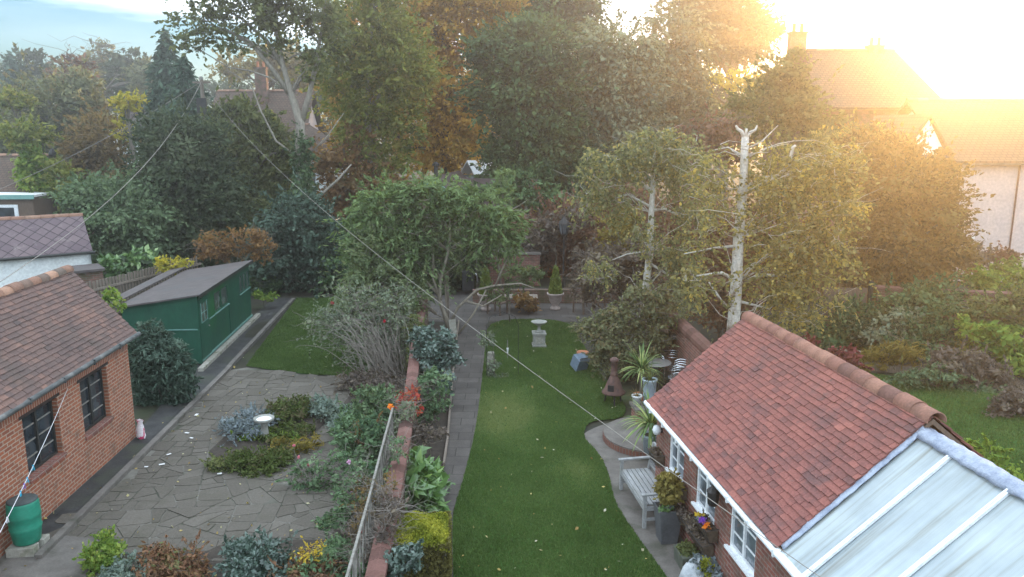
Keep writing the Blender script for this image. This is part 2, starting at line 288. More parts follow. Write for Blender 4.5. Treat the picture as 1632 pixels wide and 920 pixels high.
LF = {}
for n, cols, tr in [
    ('olive', [(0.035, 0.045, 0.022), (0.065, 0.08, 0.035), (0.10, 0.115, 0.05), (0.13, 0.135, 0.06)], 0.35),
    ('greyolive', [(0.05, 0.055, 0.034), (0.088, 0.096, 0.055), (0.13, 0.135, 0.075), (0.14, 0.11, 0.06)], 0.3),
    ('gold', [(0.07, 0.065, 0.022), (0.15, 0.12, 0.035), (0.22, 0.17, 0.05), (0.16, 0.15, 0.05)], 0.4),
    ('goldbrown', [(0.05, 0.04, 0.024), (0.10, 0.072, 0.036), (0.155, 0.105, 0.048), (0.12, 0.105, 0.05)], 0.4),
    ('yellow', [(0.16, 0.17, 0.03), (0.28, 0.26, 0.05), (0.40, 0.34, 0.06), (0.45, 0.36, 0.05)], 0.4),
    ('limegreen', [(0.06, 0.10, 0.025), (0.12, 0.19, 0.045), (0.18, 0.24, 0.06), (0.24, 0.27, 0.07)], 0.4),
    ('conifer', [(0.018, 0.035, 0.025), (0.03, 0.055, 0.04), (0.05, 0.085, 0.06), (0.065, 0.10, 0.07)], 0.12),
    ('conifer_grey', [(0.02, 0.032, 0.024), (0.034, 0.053, 0.04), (0.052, 0.078, 0.06), (0.068, 0.098, 0.073)], 0.12),
    ('dark', [(0.018, 0.026, 0.016), (0.032, 0.045, 0.026), (0.05, 0.067, 0.038), (0.07, 0.085, 0.05)], 0.25),
    ('darkgreen', [(0.02, 0.034, 0.018), (0.038, 0.065, 0.032), (0.06, 0.10, 0.048), (0.085, 0.13, 0.06)], 0.25),
    ('bay', [(0.035, 0.055, 0.032), (0.06, 0.09, 0.05), (0.09, 0.125, 0.07), (0.115, 0.15, 0.085)], 0.25),
    ('yellowgreen', [(0.055, 0.07, 0.02), (0.10, 0.12, 0.032), (0.15, 0.165, 0.045), (0.19, 0.17, 0.05)], 0.4),
    ('beech', [(0.13, 0.075, 0.02), (0.27, 0.16, 0.036), (0.40, 0.25, 0.055), (0.28, 0.22, 0.055)], 0.4),
    ('rust', [(0.085, 0.05, 0.03), (0.16, 0.095, 0.05), (0.22, 0.13, 0.06), (0.17, 0.13, 0.07)], 0.4),
    ('ivy', [(0.018, 0.032, 0.018), (0.035, 0.06, 0.03), (0.055, 0.09, 0.045), (0.08, 0.115, 0.055)], 0.2),
    ('greygreen', [(0.05, 0.062, 0.045), (0.085, 0.105, 0.075), (0.125, 0.15, 0.105), (0.16, 0.18, 0.12)], 0.3),
    ('willow', [(0.042, 0.062, 0.03), (0.075, 0.11, 0.05), (0.11, 0.155, 0.072), (0.15, 0.20, 0.095)], 0.35),
    ('willow_dull', [(0.04, 0.052, 0.03), (0.07, 0.092, 0.05), (0.105, 0.135, 0.07), (0.13, 0.15, 0.075)], 0.35),
    ('birchleaf', [(0.066, 0.076, 0.048), (0.115, 0.125, 0.075), (0.165, 0.168, 0.095), (0.27, 0.215, 0.085)], 0.5),
    ('birchgold', [(0.068, 0.070, 0.042), (0.12, 0.118, 0.062), (0.18, 0.165, 0.078), (0.30, 0.23, 0.075)], 0.5),
    ('redbrown', [(0.06, 0.035, 0.028), (0.10, 0.055, 0.042), (0.14, 0.08, 0.06), (0.12, 0.09, 0.06)], 0.3),
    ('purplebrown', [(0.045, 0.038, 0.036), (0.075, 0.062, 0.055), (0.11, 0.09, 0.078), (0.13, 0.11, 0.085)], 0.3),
    ('lavender', [(0.07, 0.085, 0.095), (0.115, 0.14, 0.155), (0.16, 0.19, 0.205), (0.21, 0.235, 0.25)], 0.2),
    ('silver', [(0.06, 0.083, 0.07), (0.10, 0.132, 0.112), (0.14, 0.175, 0.148), (0.18, 0.215, 0.18)], 0.2),
    ('ceanothus', [(0.018, 0.032, 0.025), (0.034, 0.056, 0.044), (0.055, 0.085, 0.069), (0.085, 0.12, 0.10)], 0.15),
    ('glossy', [(0.028, 0.055, 0.02), (0.055, 0.105, 0.034), (0.09, 0.16, 0.052), (0.16, 0.23, 0.085)], 0.25),
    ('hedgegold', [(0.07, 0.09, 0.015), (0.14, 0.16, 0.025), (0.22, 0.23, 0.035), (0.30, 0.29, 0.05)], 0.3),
    ('hedgeshade', [(0.04, 0.038, 0.018), (0.075, 0.068, 0.028), (0.10, 0.095, 0.035), (0.12, 0.11, 0.04)], 0.3),
    ('heather', [(0.025, 0.036, 0.012), (0.042, 0.058, 0.019), (0.062, 0.08, 0.028), (0.08, 0.068, 0.04)], 0.25),
    ('sedum', [(0.06, 0.045, 0.03), (0.11, 0.062, 0.042), (0.16, 0.09, 0.055), (0.085, 0.10, 0.045)], 0.3),
    ('redleaf', [(0.18, 0.03, 0.03), (0.30, 0.05, 0.045), (0.36, 0.10, 0.06), (0.30, 0.18, 0.05)], 0.35),
    ('darkred', [(0.07, 0.02, 0.025), (0.11, 0.03, 0.035), (0.15, 0.045, 0.05), (0.12, 0.05, 0.04)], 0.3),
    ('rose', [(0.035, 0.06, 0.035), (0.065, 0.105, 0.055), (0.10, 0.15, 0.085), (0.14, 0.185, 0.11)], 0.25),
    ('spiky', [(0.06, 0.10, 0.045), (0.11, 0.17, 0.07), (0.18, 0.24, 0.10), (0.30, 0.33, 0.14)], 0.25),
    ('thuja', [(0.05, 0.07, 0.018), (0.085, 0.115, 0.028), (0.12, 0.15, 0.038), (0.15, 0.17, 0.05)], 0.2),
    ('topiary', [(0.10, 0.085, 0.03), (0.16, 0.135, 0.045), (0.21, 0.18, 0.06), (0.25, 0.20, 0.07)], 0.3),
    ('grass', [(0.036, 0.060, 0.020), (0.054, 0.087, 0.029), (0.076, 0.115, 0.041), (0.125, 0.150, 0.062)], 0.25),
    ('flower_yellow', [(0.40, 0.29, 0.04), (0.5, 0.38, 0.06)], 0.3), ('flower_red', [(0.42, 0.02, 0.04), (0.55, 0.05, 0.07)], 0.3),
    ('flower_pink', [(0.62, 0.16, 0.26), (0.75, 0.28, 0.36)], 0.3), ('flower_lilac', [(0.62, 0.35, 0.60), (0.72, 0.48, 0.68)], 0.3),
    ('flower_orange', [(0.75, 0.22, 0.03), (0.85, 0.32, 0.06)], 0.3), ('flower_violet', [(0.12, 0.04, 0.30), (0.2, 0.08, 0.4)], 0.3),
    ('deadleaf', [(0.22, 0.15, 0.06), (0.33, 0.26, 0.10), (0.42, 0.38, 0.20), (0.5, 0.48, 0.36)], 0.2)]:
    LF[n] = LEAF('foliage_'+n, cols, tr, 0.06 if n in ('glossy', 'ceanothus') else 0.0)

# ---------------------------------------------------------------- mesh helpers
class MB:
    def __init__(s): s.v = []; s.f = []; s.t = []
    def add(s, vs, fs, tint=0.5):
        o = len(s.v); s.v += [tuple(p) for p in vs]; s.f += [tuple(i+o for i in f) for f in fs]; s.t += [tint]*len(fs); return s
    def box(s, c, d, rz=0, rx=0, tint=0.5, taper=1.0):
        m = Matrix.Rotation(rz, 3, 'Z') @ Matrix.Rotation(rx, 3, 'X'); vs = []
        for z in (-1, 1):
            k = taper if z < 0 else 1
            for x, y in ((-1, -1), (1, -1), (1, 1), (-1, 1)): vs.append(Vector(c) + m @ Vector((x*d[0]/2*k, y*d[1]/2*k, z*d[2]/2)))
        return s.add(vs, [(0, 3, 2, 1), (4, 5, 6, 7), (0, 1, 5, 4), (1, 2, 6, 5), (2, 3, 7, 6), (3, 0, 4, 7)], tint)
    def b2(s, lo, hi, tint=0.5):
        return s.box([(a+b)/2 for a, b in zip(lo, hi)], [b-a for a, b in zip(lo, hi)], tint=tint)
    def bar(s, a, b, w, h=None, tint=0.5):
        a, b = Vector(a), Vector(b); d = (b-a); q = d.to_track_quat('X', 'Z').to_matrix(); h = h or w; L = d.length; vs = []
        for x in (0, L):
            for y, z in ((-1, -1), (1, -1), (1, 1), (-1, 1)): vs.append(a + q @ Vector((x, y*w/2, z*h/2)))
        return s.add(vs, [(0, 3, 2, 1), (4, 5, 6, 7), (0, 1, 5, 4), (1, 2, 6, 5), (2, 3, 7, 6), (3, 0, 4, 7)], tint)
    def tube(s, pts, rad, n=6, tint=0.5, cap=True):
        pts = [Vector(p) for p in pts]; k = len(pts)
        if not hasattr(rad, '__len__'): rad = [rad]*k
        vs = []; ref = Vector((0.31, 0.17, 0.93))
        for i, p in enumerate(pts):
            t = (pts[min(i+1, k-1)] - pts[max(i-1, 0)])
            if t.length < 1e-9: t = Vector((0, 0, 1))
            t.normalize(); a = t.cross(ref)
            if a.length < 1e-3: a = t.cross(Vector((1, 0, 0)))
            a.normalize(); b = t.cross(a)
            for j in range(n):
                q = 2*math.pi*j/n; vs.append(p + (a*math.cos(q)+b*math.sin(q))*rad[i])
        fs = [(i*n+j, i*n+(j+1) % n, (i+1)*n+(j+1) % n, (i+1)*n+j) for i in range(k-1) for j in range(n)]
        if cap: fs += [tuple(range(n))[::-1], tuple((k-1)*n+j for j in range(n))]
        return s.add(vs, fs, tint)
    def lathe(s, prof, n=24, c=(0, 0, 0), tint=0.5):
        vs = []; k = len(prof)
        for r, z in prof:
            for j in range(n):
                q = 2*math.pi*j/n; vs.append((c[0]+r*math.cos(q), c[1]+r*math.sin(q), c[2]+z))
        fs = [(i*n+j, i*n+(j+1) % n, (i+1)*n+(j+1) % n, (i+1)*n+j) for i in range(k-1) for j in range(n)]
        if prof[0][0] > 1e-4: fs.append(tuple(range(n))[::-1])
        if prof[-1][0] > 1e-4 and not (k == 2 and prof[0][0] < 1e-4): fs.append(tuple((k-1)*n+j for j in range(n)))
        return s.add(vs, fs, tint)
    def prism(s, poly, z0, z1):
        n = len(poly); a = sum(poly[i][0]*poly[(i+1) % n][1]-poly[(i+1) % n][0]*poly[i][1] for i in range(n))
        if a < 0: poly = poly[::-1]
        vs = [(x, y, z0) for x, y in poly]+[(x, y, z1) for x, y in poly]
        return s.add(vs, [tuple(range(n))[::-1], tuple(range(n, 2*n))]+[(i, (i+1) % n, n+(i+1) % n, n+i) for i in range(n)])
    def extrude(s, poly, axis, lo, hi):   # poly in the two other axes, pushed along axis ('X' or 'Y')
        n = len(poly)
        pt = (lambda p, t: (t, p[0], p[1])) if axis == 'X' else (lambda p, t: (p[0], t, p[1]))
        vs = [pt(p, lo) for p in poly]+[pt(p, hi) for p in poly]
        return s.add(vs, [tuple(range(n))[::-1], tuple(range(n, 2*n))]+[(i, (i+1) % n, n+(i+1) % n, n+i) for i in range(n)])
    def build(s, name, mat, parent=None, smooth=False, bevel=0):
        me = bpy.data.meshes.new(name); me.from_pydata(s.v, [], s.f); 
        a = me.attributes.new('tint', 'FLOAT', 'FACE'); a.data.foreach_set('value', np.array(s.t, dtype=np.float32))
        if len(s.v) < 60000:
            uvl = me.uv_layers.new(name='UVMap'); uv = []
            for p in me.polygons:
                n = p.normal
                if abs(n.z) > 0.995: t, b = Vector((1, 0, 0)), Vector((0, 1, 0))
                else: t = Vector((0, 0, 1)).cross(n).normalized(); b = n.cross(t)
                for vi in p.vertices:
                    c = me.vertices[vi].co; uv += [c.dot(t), c.dot(b)]
            uvl.data.foreach_set('uv', uv)
        if smooth: me.polygons.foreach_set('use_smooth', [True]*len(me.polygons))
        me.materials.append(mat); o = bpy.data.objects.new(name, me); COL.objects.link(o)
        if parent: o.parent = parent
        if bevel:
            bm = o.modifiers.new('Bevel', 'BEVEL'); bm.width = bevel; bm.segments = 2; bm.limit_method = 'ANGLE'
        return o
def thing(name, label, cat, loc=(0, 0, 0), rz=0, group=None):
    o = bpy.data.objects.new(name, None); COL.objects.link(o); o.location = loc; o.rotation_euler = (0, 0, rz); o.empty_display_size = 0.3
    return tag(o, label, cat, group)
def tag(o, label, cat, group=None):
    o['label'] = label; o['category'] = cat
    if group: o['group'] = group
    return o
def struct(o, kind='structure'): o['kind'] = kind; return o
def quads(name, P, mat, parent=None, tint=None):      # P: (n,4,3) array of leaf-sized faces in one mesh
    n = len(P); me = bpy.data.meshes.new(name)
    me.vertices.add(n*4); me.loops.add(n*4); me.polygons.add(n)
    me.vertices.foreach_set('co', np.ascontiguousarray(P, dtype=np.float32).ravel())
    me.loops.foreach_set('vertex_index', np.arange(n*4, dtype=np.int32))
    me.polygons.foreach_set('loop_start', np.arange(0, n*4, 4, dtype=np.int32))
    me.polygons.foreach_set('loop_total', np.full(n, 4, dtype=np.int32))
    me.update(calc_edges=True)
    a = me.attributes.new('tint', 'FLOAT', 'FACE'); a.data.foreach_set('value', np.asarray(tint if tint is not None else np.full(n, 0.5), dtype=np.float32))
    me.materials.append(mat); o = bpy.data.objects.new(name, me); COL.objects.link(o)
    if parent: o.parent = parent
    return o
def unit(a): return a/np.maximum(np.linalg.norm(a, axis=1, keepdims=True), 1e-9)
def leafquads(C, size, aspect=1.9, up=0.3, droop=0.0, axis=None, face=None):
    n = len(C); L = unit(rng.normal(size=(n, 3))) if axis is None else unit(axis + 0.45*rng.normal(size=(n, 3)))
    L[:, 2] -= droop; L = unit(L)
    N = unit(rng.normal(size=(n, 3))*(1.0 if face is None else 0.55)+np.array([0, 0, up])+(0 if face is None else face)); L = L-0.0*N if face is None else unit(L-(L*N).sum(1, keepdims=True)*N*0.85); W = unit(np.cross(L, N))
    s = (size*np.minimum(rng.lognormal(-0.02, 0.38, n), 1.75))[:, None]
    l = L*s*0.5*math.sqrt(aspect); q = W*s*0.5/math.sqrt(aspect)
    return np.stack([C-l, C+q-0.1*l, C+l, C-q-0.1*l], axis=1)
def bend(a, b, k=5, lift=0.0, wob=0.06):
    a, b = Vector(a), Vector(b); L = (b-a).length; out = []
    for i in range(k+1):
        t = i/k; p = a.lerp(b, t); p.z += lift*L*math.sin(math.pi*t)
        if 0 < i < k: p += Vector((random.gauss(0, 1), random.gauss(0, 1), random.gauss(0, 1)))*wob*L*0.5
        out.append(p)
    return out
def crown_points(blobs, K, shell=2.4):
    vol = np.array([b[3]*b[4]*b[5] for b in blobs])**0.72; pick = rng.choice(len(blobs), K, p=vol/vol.sum()); B = np.array(blobs)[pick]
    d = unit(rng.normal(size=(K, 3))); r = rng.uniform(0.02, 1, K)**(1/shell)
    return B[:, :3]+d*r[:, None]*B[:, 3:6], B
def foliage(blobs, leaf, n, per=330, crad=0.31, flat=0.68, droop=0.0, strand=0.0, up=0.3, aspect=1.9, loose=0.17, shell=2.4, sprays=0.28, reach=0.48):
    K = max(12*len(blobs), int(n/per)); C, B = crown_points(blobs, K, shell)
    R0 = B[:, 3:6].mean(axis=1)*crad*rng.uniform(0.5, 1.35, K)*(max(1, 12/K*len(blobs)))**0.33
    wt = R0**2; idx = rng.choice(K, n, p=wt/wt.sum())
    off = unit(rng.normal(size=(n, 3)))*(rng.uniform(0, 1, n)**0.5)[:, None]; off[:, 2] = np.where(off[:, 2] < 0, off[:, 2]*0.7, off[:, 2])
    off = off*(1+0.30*rng.normal(size=(n, 1)))*np.array([1, 1, flat])
    P = C[idx]+off*R0[idx][:, None]*1.15
    lo = rng.uniform(0, 1, n) < loose; k = int(lo.sum())
    if k:
        Q, QB = crown_points(blobs, k, 1.9); P[lo] = Q+rng.normal(size=(k, 3))*QB[:, 3:6]*0.09
    if strand: P[:, 2] -= rng.exponential(1.0, n)*strand*R0[idx]*0.6
    ax = unit(rng.normal(size=(n, 3))); sp = np.zeros(n, bool)
    if sprays:     # loose leafy twigs that break the outline
        k = int(n*sprays); S = max(6, k//(12 if k > 400 else 5)); O, OB = crown_points(blobs, S, 5.0)
        d = unit((O-OB[:, :3])/OB[:, 3:6]**1.0+0.9*unit(rng.normal(size=(S, 3)))*0.6/OB[:, 3:6].mean(1, keepdims=True)+np.array([0, 0, 0.12-0.25*min(strand, 2)])/OB[:, 5:6])
        ln = OB[:, 3:6].mean(1)*reach*rng.lognormal(-0.15, 0.45, S); w_ = ln/ln.sum(); q = rng.choice(S, k, p=w_); t = rng.uniform(-0.25, 1, k)
        X = O[q]+d[q]*(t*ln[q])[:, None]+rng.normal(size=(k, 3))*(0.05*ln[q]*(1.3-t))[:, None]; X[:, 2] -= (0.18+0.3*droop)*ln[q]*np.maximum(t, 0)**2
        i_ = rng.permutation(n)[:k]; P[i_] = X; ax[i_] = d[q]; sp[i_] = True
    P[:, 2] = np.maximum(P[:, 2], 0.02)
    ct = 0.20*rng.normal(size=K)[idx]; ct[lo] *= 0.3
    tint = np.clip(0.5+ct+0.11*rng.normal(size=n), 0, 1); face = unit(off+np.array([0, 0, 0.35]))*1.0; face[lo | sp] *= 0.2
    return leafquads(P, np.full(n, leaf*1.12), aspect, up, droop, ax*1.6, face), tint, C
def PB(Y, blobs):     # blobs given as (u, v, ru, rv[, dY]) in photo pixels at distance Y -> world ellipsoids
    out = []
    for b in blobs:
        u, v, ru, rv = b[:4]; y = Y+(b[4] if len(b) > 4 else 0); c = Z(u, v, y); k = y/FPX
        out.append((c.x, c.y, c.z, ru*k, max(0.25, min(ru, 1.3*rv)*k*0.85), rv*k))
    return out
NLEAF = 0
def LOW(h, blobs):    # mounds on the ground: (u, v, ru, rv) is the patch of ground they cover
    out = []
    for u, v, ru, rv in blobs:
        c = G(u, v+rv*0.35, h*0.5); d = Vector((c.x, c.y, HCAM)).length; k = d/FPX; out.append((c.x, c.y, h*0.42, ru*k*0.95, max(ru*k*0.5, (rv*k/(HCAM/d)-h*0.4)*0.9, 0.12), h*0.62))
    return out
def plant(name, label, cat, Y, blobs, pal, leaf=None, cover=4.2, trunk=None, bark='bark', limbs=10, group=None, base=None, world=False, part='crown',
          tw=None, extra=None, lr=None, twigs=0, low=0, **kw):
    """a tree or shrub: stem with limbs, and a crown of leaf clumps"""
    global NLEAF
    W = blobs if world else LOW(low, blobs) if low else PB(Y, blobs)
    leaf = leaf or max(0.045, 0.0031*Y)
    area = sum(math.pi*b[3]*b[5] for b in W); n = int(min(90000, max(300, 1.7*cover*area/(leaf*leaf*0.5))))
    q, tint, C = foliage(W, leaf, n, **kw); NLEAF += n
    cx = sum(b[0] for b in W)/len(W); cy = sum(b[1] for b in W)/len(W); top = max(b[2] for b in W)
    if cat != 'tree' and not trunk and not tw: tw = 0.012*max(top, 0.5)+0.006
    if trunk: tp = [Z(u, v, (t[3] if len(t) > 3 else Y)) if not world else Vector((u, v, t[3])) for t in trunk for u, v in [t[:2]]]; tr = [t[2] for t in trunk]
    else:
        b0 = Vector((cx, cy, 0)) if base is None else Vector(base); b1 = Vector((cx, cy, top))
        tp = bend(b0, b1, 5, 0, 0.05); r0 = tw or 0.035*max(top, 0.5); tr = [r0*(1-0.75*i/5) for i in range(6)]
    if tp[0].z > 0.02: tp = [Vector((tp[0].x, tp[0].y, -0.05))]+tp; tr = [tr[0]*1.15]+tr
    o = Vector((tp[0].x, tp[0].y, 0)); root = thing(name, label, cat, o, 0, group); ov = np.array(o)
    mb = MB(); mb.tube([p-o for p in tp], tr, 9)
    for e in (extra or []): mb.tube([Z(x[0], x[1], Y+(x[3] if len(x) > 3 else 0))-o for x in e], [x[2] for x in e], 7)
    lr = lr or tr[0]*0.38
    for c in C[rng.permutation(len(C))[:limbs]]:
        c = Vector(c); below = [(p, r) for p, r in zip(tp, tr) if p.z < c.z-0.15*(c-p).length] or [(tp[0], tr[0])]
        s, r = min(below, key=lambda x: (x[0]-c).length+0.15*abs(x[0].z))
        mb.tube([p-o for p in bend(s, c, 5, 0.08, 0.07)], [min(lr, r*0.7)*(1-0.8*i/5) for i in range(6)], 5)
    for _ in range(twigs):
        a = Vector(C[rng.integers(len(C))]); b = a+Vector((random.gauss(0, 1), random.gauss(0, 1), random.uniform(-0.2, 1)))*leaf*7
        mb.tube([p-o for p in bend(a, b, 4, 0, 0.12)], [leaf*0.13*(1-0.2*i) for i in range(5)], 4, cap=False)
    mb.build('trunk' if cat == 'tree' else 'stem', MT[bark], root, smooth=True)
    quads(part if cat == 'tree' else 'foliage', q-ov, LF[pal], root, tint)
    return root
def conifer(name, label, Y, u, vtop, vbot, hw, pal='conifer', group=None, leaf=None, z0=None, n=None):
    global NLEAF
    t = Z(u, vtop, Y); bz = max(0.2, Z(u, vbot, Y).z); rw = hw*Y/FPX; Hh = t.z-bz; leaf = leaf or 0.0035*Y
    n = n or int(min(45000, 7*rw*Hh/(leaf*leaf*0.5)))
    NLEAF += n
    f = 1-rng.uniform(0, 1, n)**0.6; lay = np.floor(f*Hh/(leaf*4.5)); ph = rng.uniform(0, 2*math.pi, n)
    br = np.sin(ph*(5+lay % 4)+lay*2.1)*0.32+0.78+0.16*np.sin(lay*3.7)+0.15*rng.normal(size=n)
    rad = rw*(1-f)**0.72*br*rng.uniform(0.35, 1, n)**0.5+0.02
    P = np.stack([rad*np.cos(ph), rad*np.sin(ph), bz+f*Hh-0.28*rad+rng.normal(size=n)*leaf*0.5], axis=1)
    P[:, 2] = np.maximum(P[:, 2], 0.05)
    root = thing(name, label, 'tree', (t.x, Y, 0), 0, group)
    MB().tube([(0, 0, 0), (0, 0, bz), (0, 0, t.z)], [rw*0.09+0.05, rw*0.08+0.04, 0.02], 8).build('trunk', MT['bark_dark'], root, True)
    ax = np.stack([np.cos(ph), np.sin(ph), np.full(n, -0.35)], axis=1)
    quads('crown', leafquads(P, np.full(n, leaf*1.2), 2.6, 0.5, 0.1, ax), LF[pal], root, np.clip(0.5+0.2*np.sin(lay*1.7)+0.2*rng.normal(size=n), 0, 1))
    return root
def copytree(o, loc, rz=None, label=None):
    c = o.copy(); COL.objects.link(c); c.location = loc
    if rz is not None: c.rotation_euler = (0, 0, rz)
    if label: c['label'] = label
    for ch in o.children:
        d = ch.copy(); COL.objects.link(d); d.parent = c
        for g in ch.children:
            e = g.copy(); COL.objects.link(e); e.parent = d
    return c
def tiles(O, A, U, L, D, tw, g, lift=0.046, jit=0.008, skip=0.0):
    """courses of plain tiles: O eave start, A along the eave, U up the slope"""
    mb = MB(); O, A, U = Vector(O), Vector(A).normalized(), Vector(U).normalized(); N = A.cross(U)
    if N.z < 0: N = -N
    rows = int(D/g); cols = int(L/tw)
    patch = rng.normal(size=(rows//4+2, cols//5+2))
    for r in range(rows):
        u0 = r*g-0.03; u1 = min(u0+g*2.0, D); off = 0.5*tw*(r % 2)
        for c in range(-1, cols+1):
            a0 = max(0, c*tw+off+0.002); a1 = min(L, (c+1)*tw+off-0.002)
            if a1-a0 < 0.02: continue
            sag = 0.012*math.sin(r*0.9+c*0.23)*math.sin(c*0.31); j = random.gauss(0, jit*0.5); k = lift+random.gauss(0, jit*0.35)+sag*0.3
            um = u0+j; b = 0.014
            P = [O+A*a0+U*um+N*(k-b), O+A*a1+U*um+N*(k-b+random.gauss(0, 0.002)), O+A*a1+U*u1, O+A*a0+U*u1]
            Q = [p+N*(b if i < 2 else 0.010) for i, p in enumerate(P)]
            t = min(1, max(0, 0.54+0.07*patch[r//4, c//5]+random.gauss(0, 0.13)))
            mb.add(P+Q, [(4, 5, 6, 7), (0, 1, 5, 4), (1, 2, 6, 5), (3, 0, 4, 7)] if N.dot(A.cross(U)) > 0 else [(7, 6, 5, 4), (4, 5, 1, 0), (5, 6, 2, 1), (7, 4, 0, 3)], t)
    return mb
def ridge(a, b, rad, seg=0.33, n=9):
    mb = MB(); a, b = Vector(a), Vector(b); d = (b-a); L = d.length; d.normalize(); side = d.cross(Vector((0, 0, 1))).normalized(); k = int(L/seg)
    for i in range(k):
        s0, s1 = i*L/k, (i+1)*L/k+0.012; r0 = rad*random.uniform(0.98, 1.04); r1 = rad*random.uniform(0.95, 1.0); dz = random.gauss(0, 0.006); vs = []
        for s, r in ((s0, r0), (s1, r1)):
            for rr in (r, r-0.016):
                for j in range(n):
                    q = math.pi*(j/(n-1)*1.1-0.05); vs.append(a+d*s+side*math.cos(q)*rr+Vector((0, 0, math.sin(q)*rr*0.92+dz)))
        fs = []
        for j in range(n-1): fs += [(j, j+1, 2*n+j+1, 2*n+j), (n+j+1, n+j, 3*n+j, 3*n+j+1), (j+1, j, n+j, n+j+1), (2*n+j, 2*n+j+1, 3*n+j+1, 3*n+j)]
        mb.add(vs, fs, min(1, max(0, random.gauss(0.55, 0.27))))
    return mb

# ---------------------------------------------------------------- ground and paving
def sheet(name, poly, z, mat, kind='structure'):
    mb = MB(); n = len(poly); mb.add([(p[0], p[1], z) for p in poly], [tuple(range(n))])
    o = mb.build(name, MT[mat]); me = o.data
    if me.polygons[0].normal.z < 0: me.flip_normals()
    return struct(o, kind)
sheet('ground', [(-1200, -300), (1200, -300), (1200, 2200), (-1200, 2200)], -0.02, 'ground')
def P2(*px): return [tuple(G(*p)[:2]) for p in px]
def smooth(poly, k=3):
    for _ in range(k):
        out = []
        for i, p in enumerate(poly):
            q = poly[(i+1) % len(poly)]; out += [(0.78*p[0]+0.22*q[0], 0.78*p[1]+0.22*q[1]), (0.22*p[0]+0.78*q[0], 0.22*p[1]+0.78*q[1])]
        poly = out
    return poly
def inside(P, poly):
    x, y = P[:, 0], P[:, 1]; r = np.zeros(len(P), bool); n = len(poly)
    for i in range(n):
        x0, y0 = poly[i]; x1, y1 = poly[(i+1) % n]
        c = ((y0 > y) != (y1 > y)) & (x < (x1-x0)*(y-y0)/((y1-y0) or 1e-9)+x0); r ^= c
    return r
lawn_poly = smooth([(-0.9, 28.6), (2.1, 28.6), (2.35, 25), (2.6, 22), (2.95, 19.2), (2.7, 18.35), (1.85, 18.2), (1.62, 17.2), (1.9, 16.3), (2.0, 15.3), (1.95, 13.9), (2.2, 12.6), (2.5, 11.2), (3.0, 8.6),
                    (-1.0, 8.6), (-0.86, 10.6), (-1.02, 12.4), (-1.1, 13.6), (-0.98, 15.0), (-0.86, 17.5), (-0.84, 20.5), (-0.86, 24)], 2)
sheet('lawn', lawn_poly, 0.012, 'lawn')
sheet('flower_bed', [(-3.4, 8), (-1.1, 8), (-1.05, 14), (-1.5, 18), (-1.75, 24), (-1.9, 28), (-3.6, 28)], -0.010, 'soil')
path = [(-1.93, 28.4), (-0.88, 28.4), (-0.86, 24), (-0.84, 20.5), (-0.86, 17.5), (-0.98, 15.0), (-1.1, 13.6), (-1.02, 12.4), (-0.86, 10.6), (-0.9, 8.6), (-1.05, 8.6), (-1.08, 10.6), (-1.22, 12.4), (-1.38, 13.9), (-1.42, 15.5), (-1.45, 17), (-1.62, 20.5), (-1.78, 24)]
sheet('garden_path', path, 0.006, 'flags')
mb = MB(); 
for a, b in zip([(-1.44, 15.6), (-1.47, 17), (-1.64, 20.5), (-1.8, 24)], [(-1.47, 17), (-1.64, 20.5), (-1.8, 24), (-1.95, 28.2)]): mb.bar((*a, 0.035), (*b, 0.035), 0.045, 0.09)
struct(mb.build('path_edging', MT['timber']))
sheet('heather_bed', smooth(P2((325, 728), (350, 705), (375, 680), (430, 650), (470, 635), (520, 640), (530, 660), (505, 690), (480, 708), (462, 740), (410, 752)), 2), 0.022, 'soil')
sheet('near_bed', P2((130, 925), (150, 885), (330, 880), (372, 862), (545, 862), (585, 740), (620, 680), (660, 640), (600, 960), (120, 960)), 0.024, 'soil')
sheet('border_bed', [(-3.15, 12.5), (-3.2, 16.0), (-4.4, 18.5), (-4.3, 20.5), (-2.5, 21.5), (-2.2, 16), (-1.9, 9), (-3.3, 9)], 0.020, 'soil')
sheet('back_patio', [(-4.0, 28.3), (4.6, 28.3), (5.2, 34.6), (-4.6, 34.6)], -0.004, 'flags')
sheet('side_terrace', smooth([(1.75, 17.6), (1.55, 17.0), (1.7, 16.2), (1.95, 15.4), (1.9, 13.9), (2.15, 12.6), (2.45, 11.2), (2.95, 8.4), (4.2, 8.4), (2.9, 14.2), (3.9, 18.6), (2.8, 18.5)], 2), 0.004, 'concrete')
patio_poly = [(-8.02, 8), (-2.55, 8), (-2.6, 17.5), (-3.4, 21.8), (-5.6, 21.8), (-7.9, 22.6), (-8.36, 22.3), (-7.98, 15)]
sheet('patio', patio_poly, 0.002, 'mortar')
def crazy(poly, amin):
    """split a polygon by random straight cuts into irregular slabs"""
    todo = [poly]; out = []
    while todo:
        p = todo.pop(); a = abs(sum(p[i][0]*p[(i+1) % len(p)][1]-p[(i+1) % len(p)][0]*p[i][1] for i in range(len(p))))/2
        if a < amin*random.choice((0.5, 0.8, 1.0, 1.6)): out.append(p); continue
        P = np.array(p); c = P.mean(0); q = P-c; _, vec = np.linalg.eigh(q.T@q); d = vec[:, 1]; an = math.atan2(d[1], d[0])+random.gauss(0, 0.15); n = np.array([math.cos(an), math.sin(an)]); c = c+n*random.gauss(0, 0.12)*math.sqrt(a)
        for sg in (1, -1):
            r = []
            for i in range(len(p)):
                A, B = P[i], P[(i+1) % len(p)]; da, db = sg*np.dot(A-c, n), sg*np.dot(B-c, n)
                if da >= 0: r.append(tuple(A))
                if da*db < 0: r.append(tuple(A+(B-A)*da/(da-db)))
            if len(r) > 2: todo.append(r)
    return out
mb = MB()
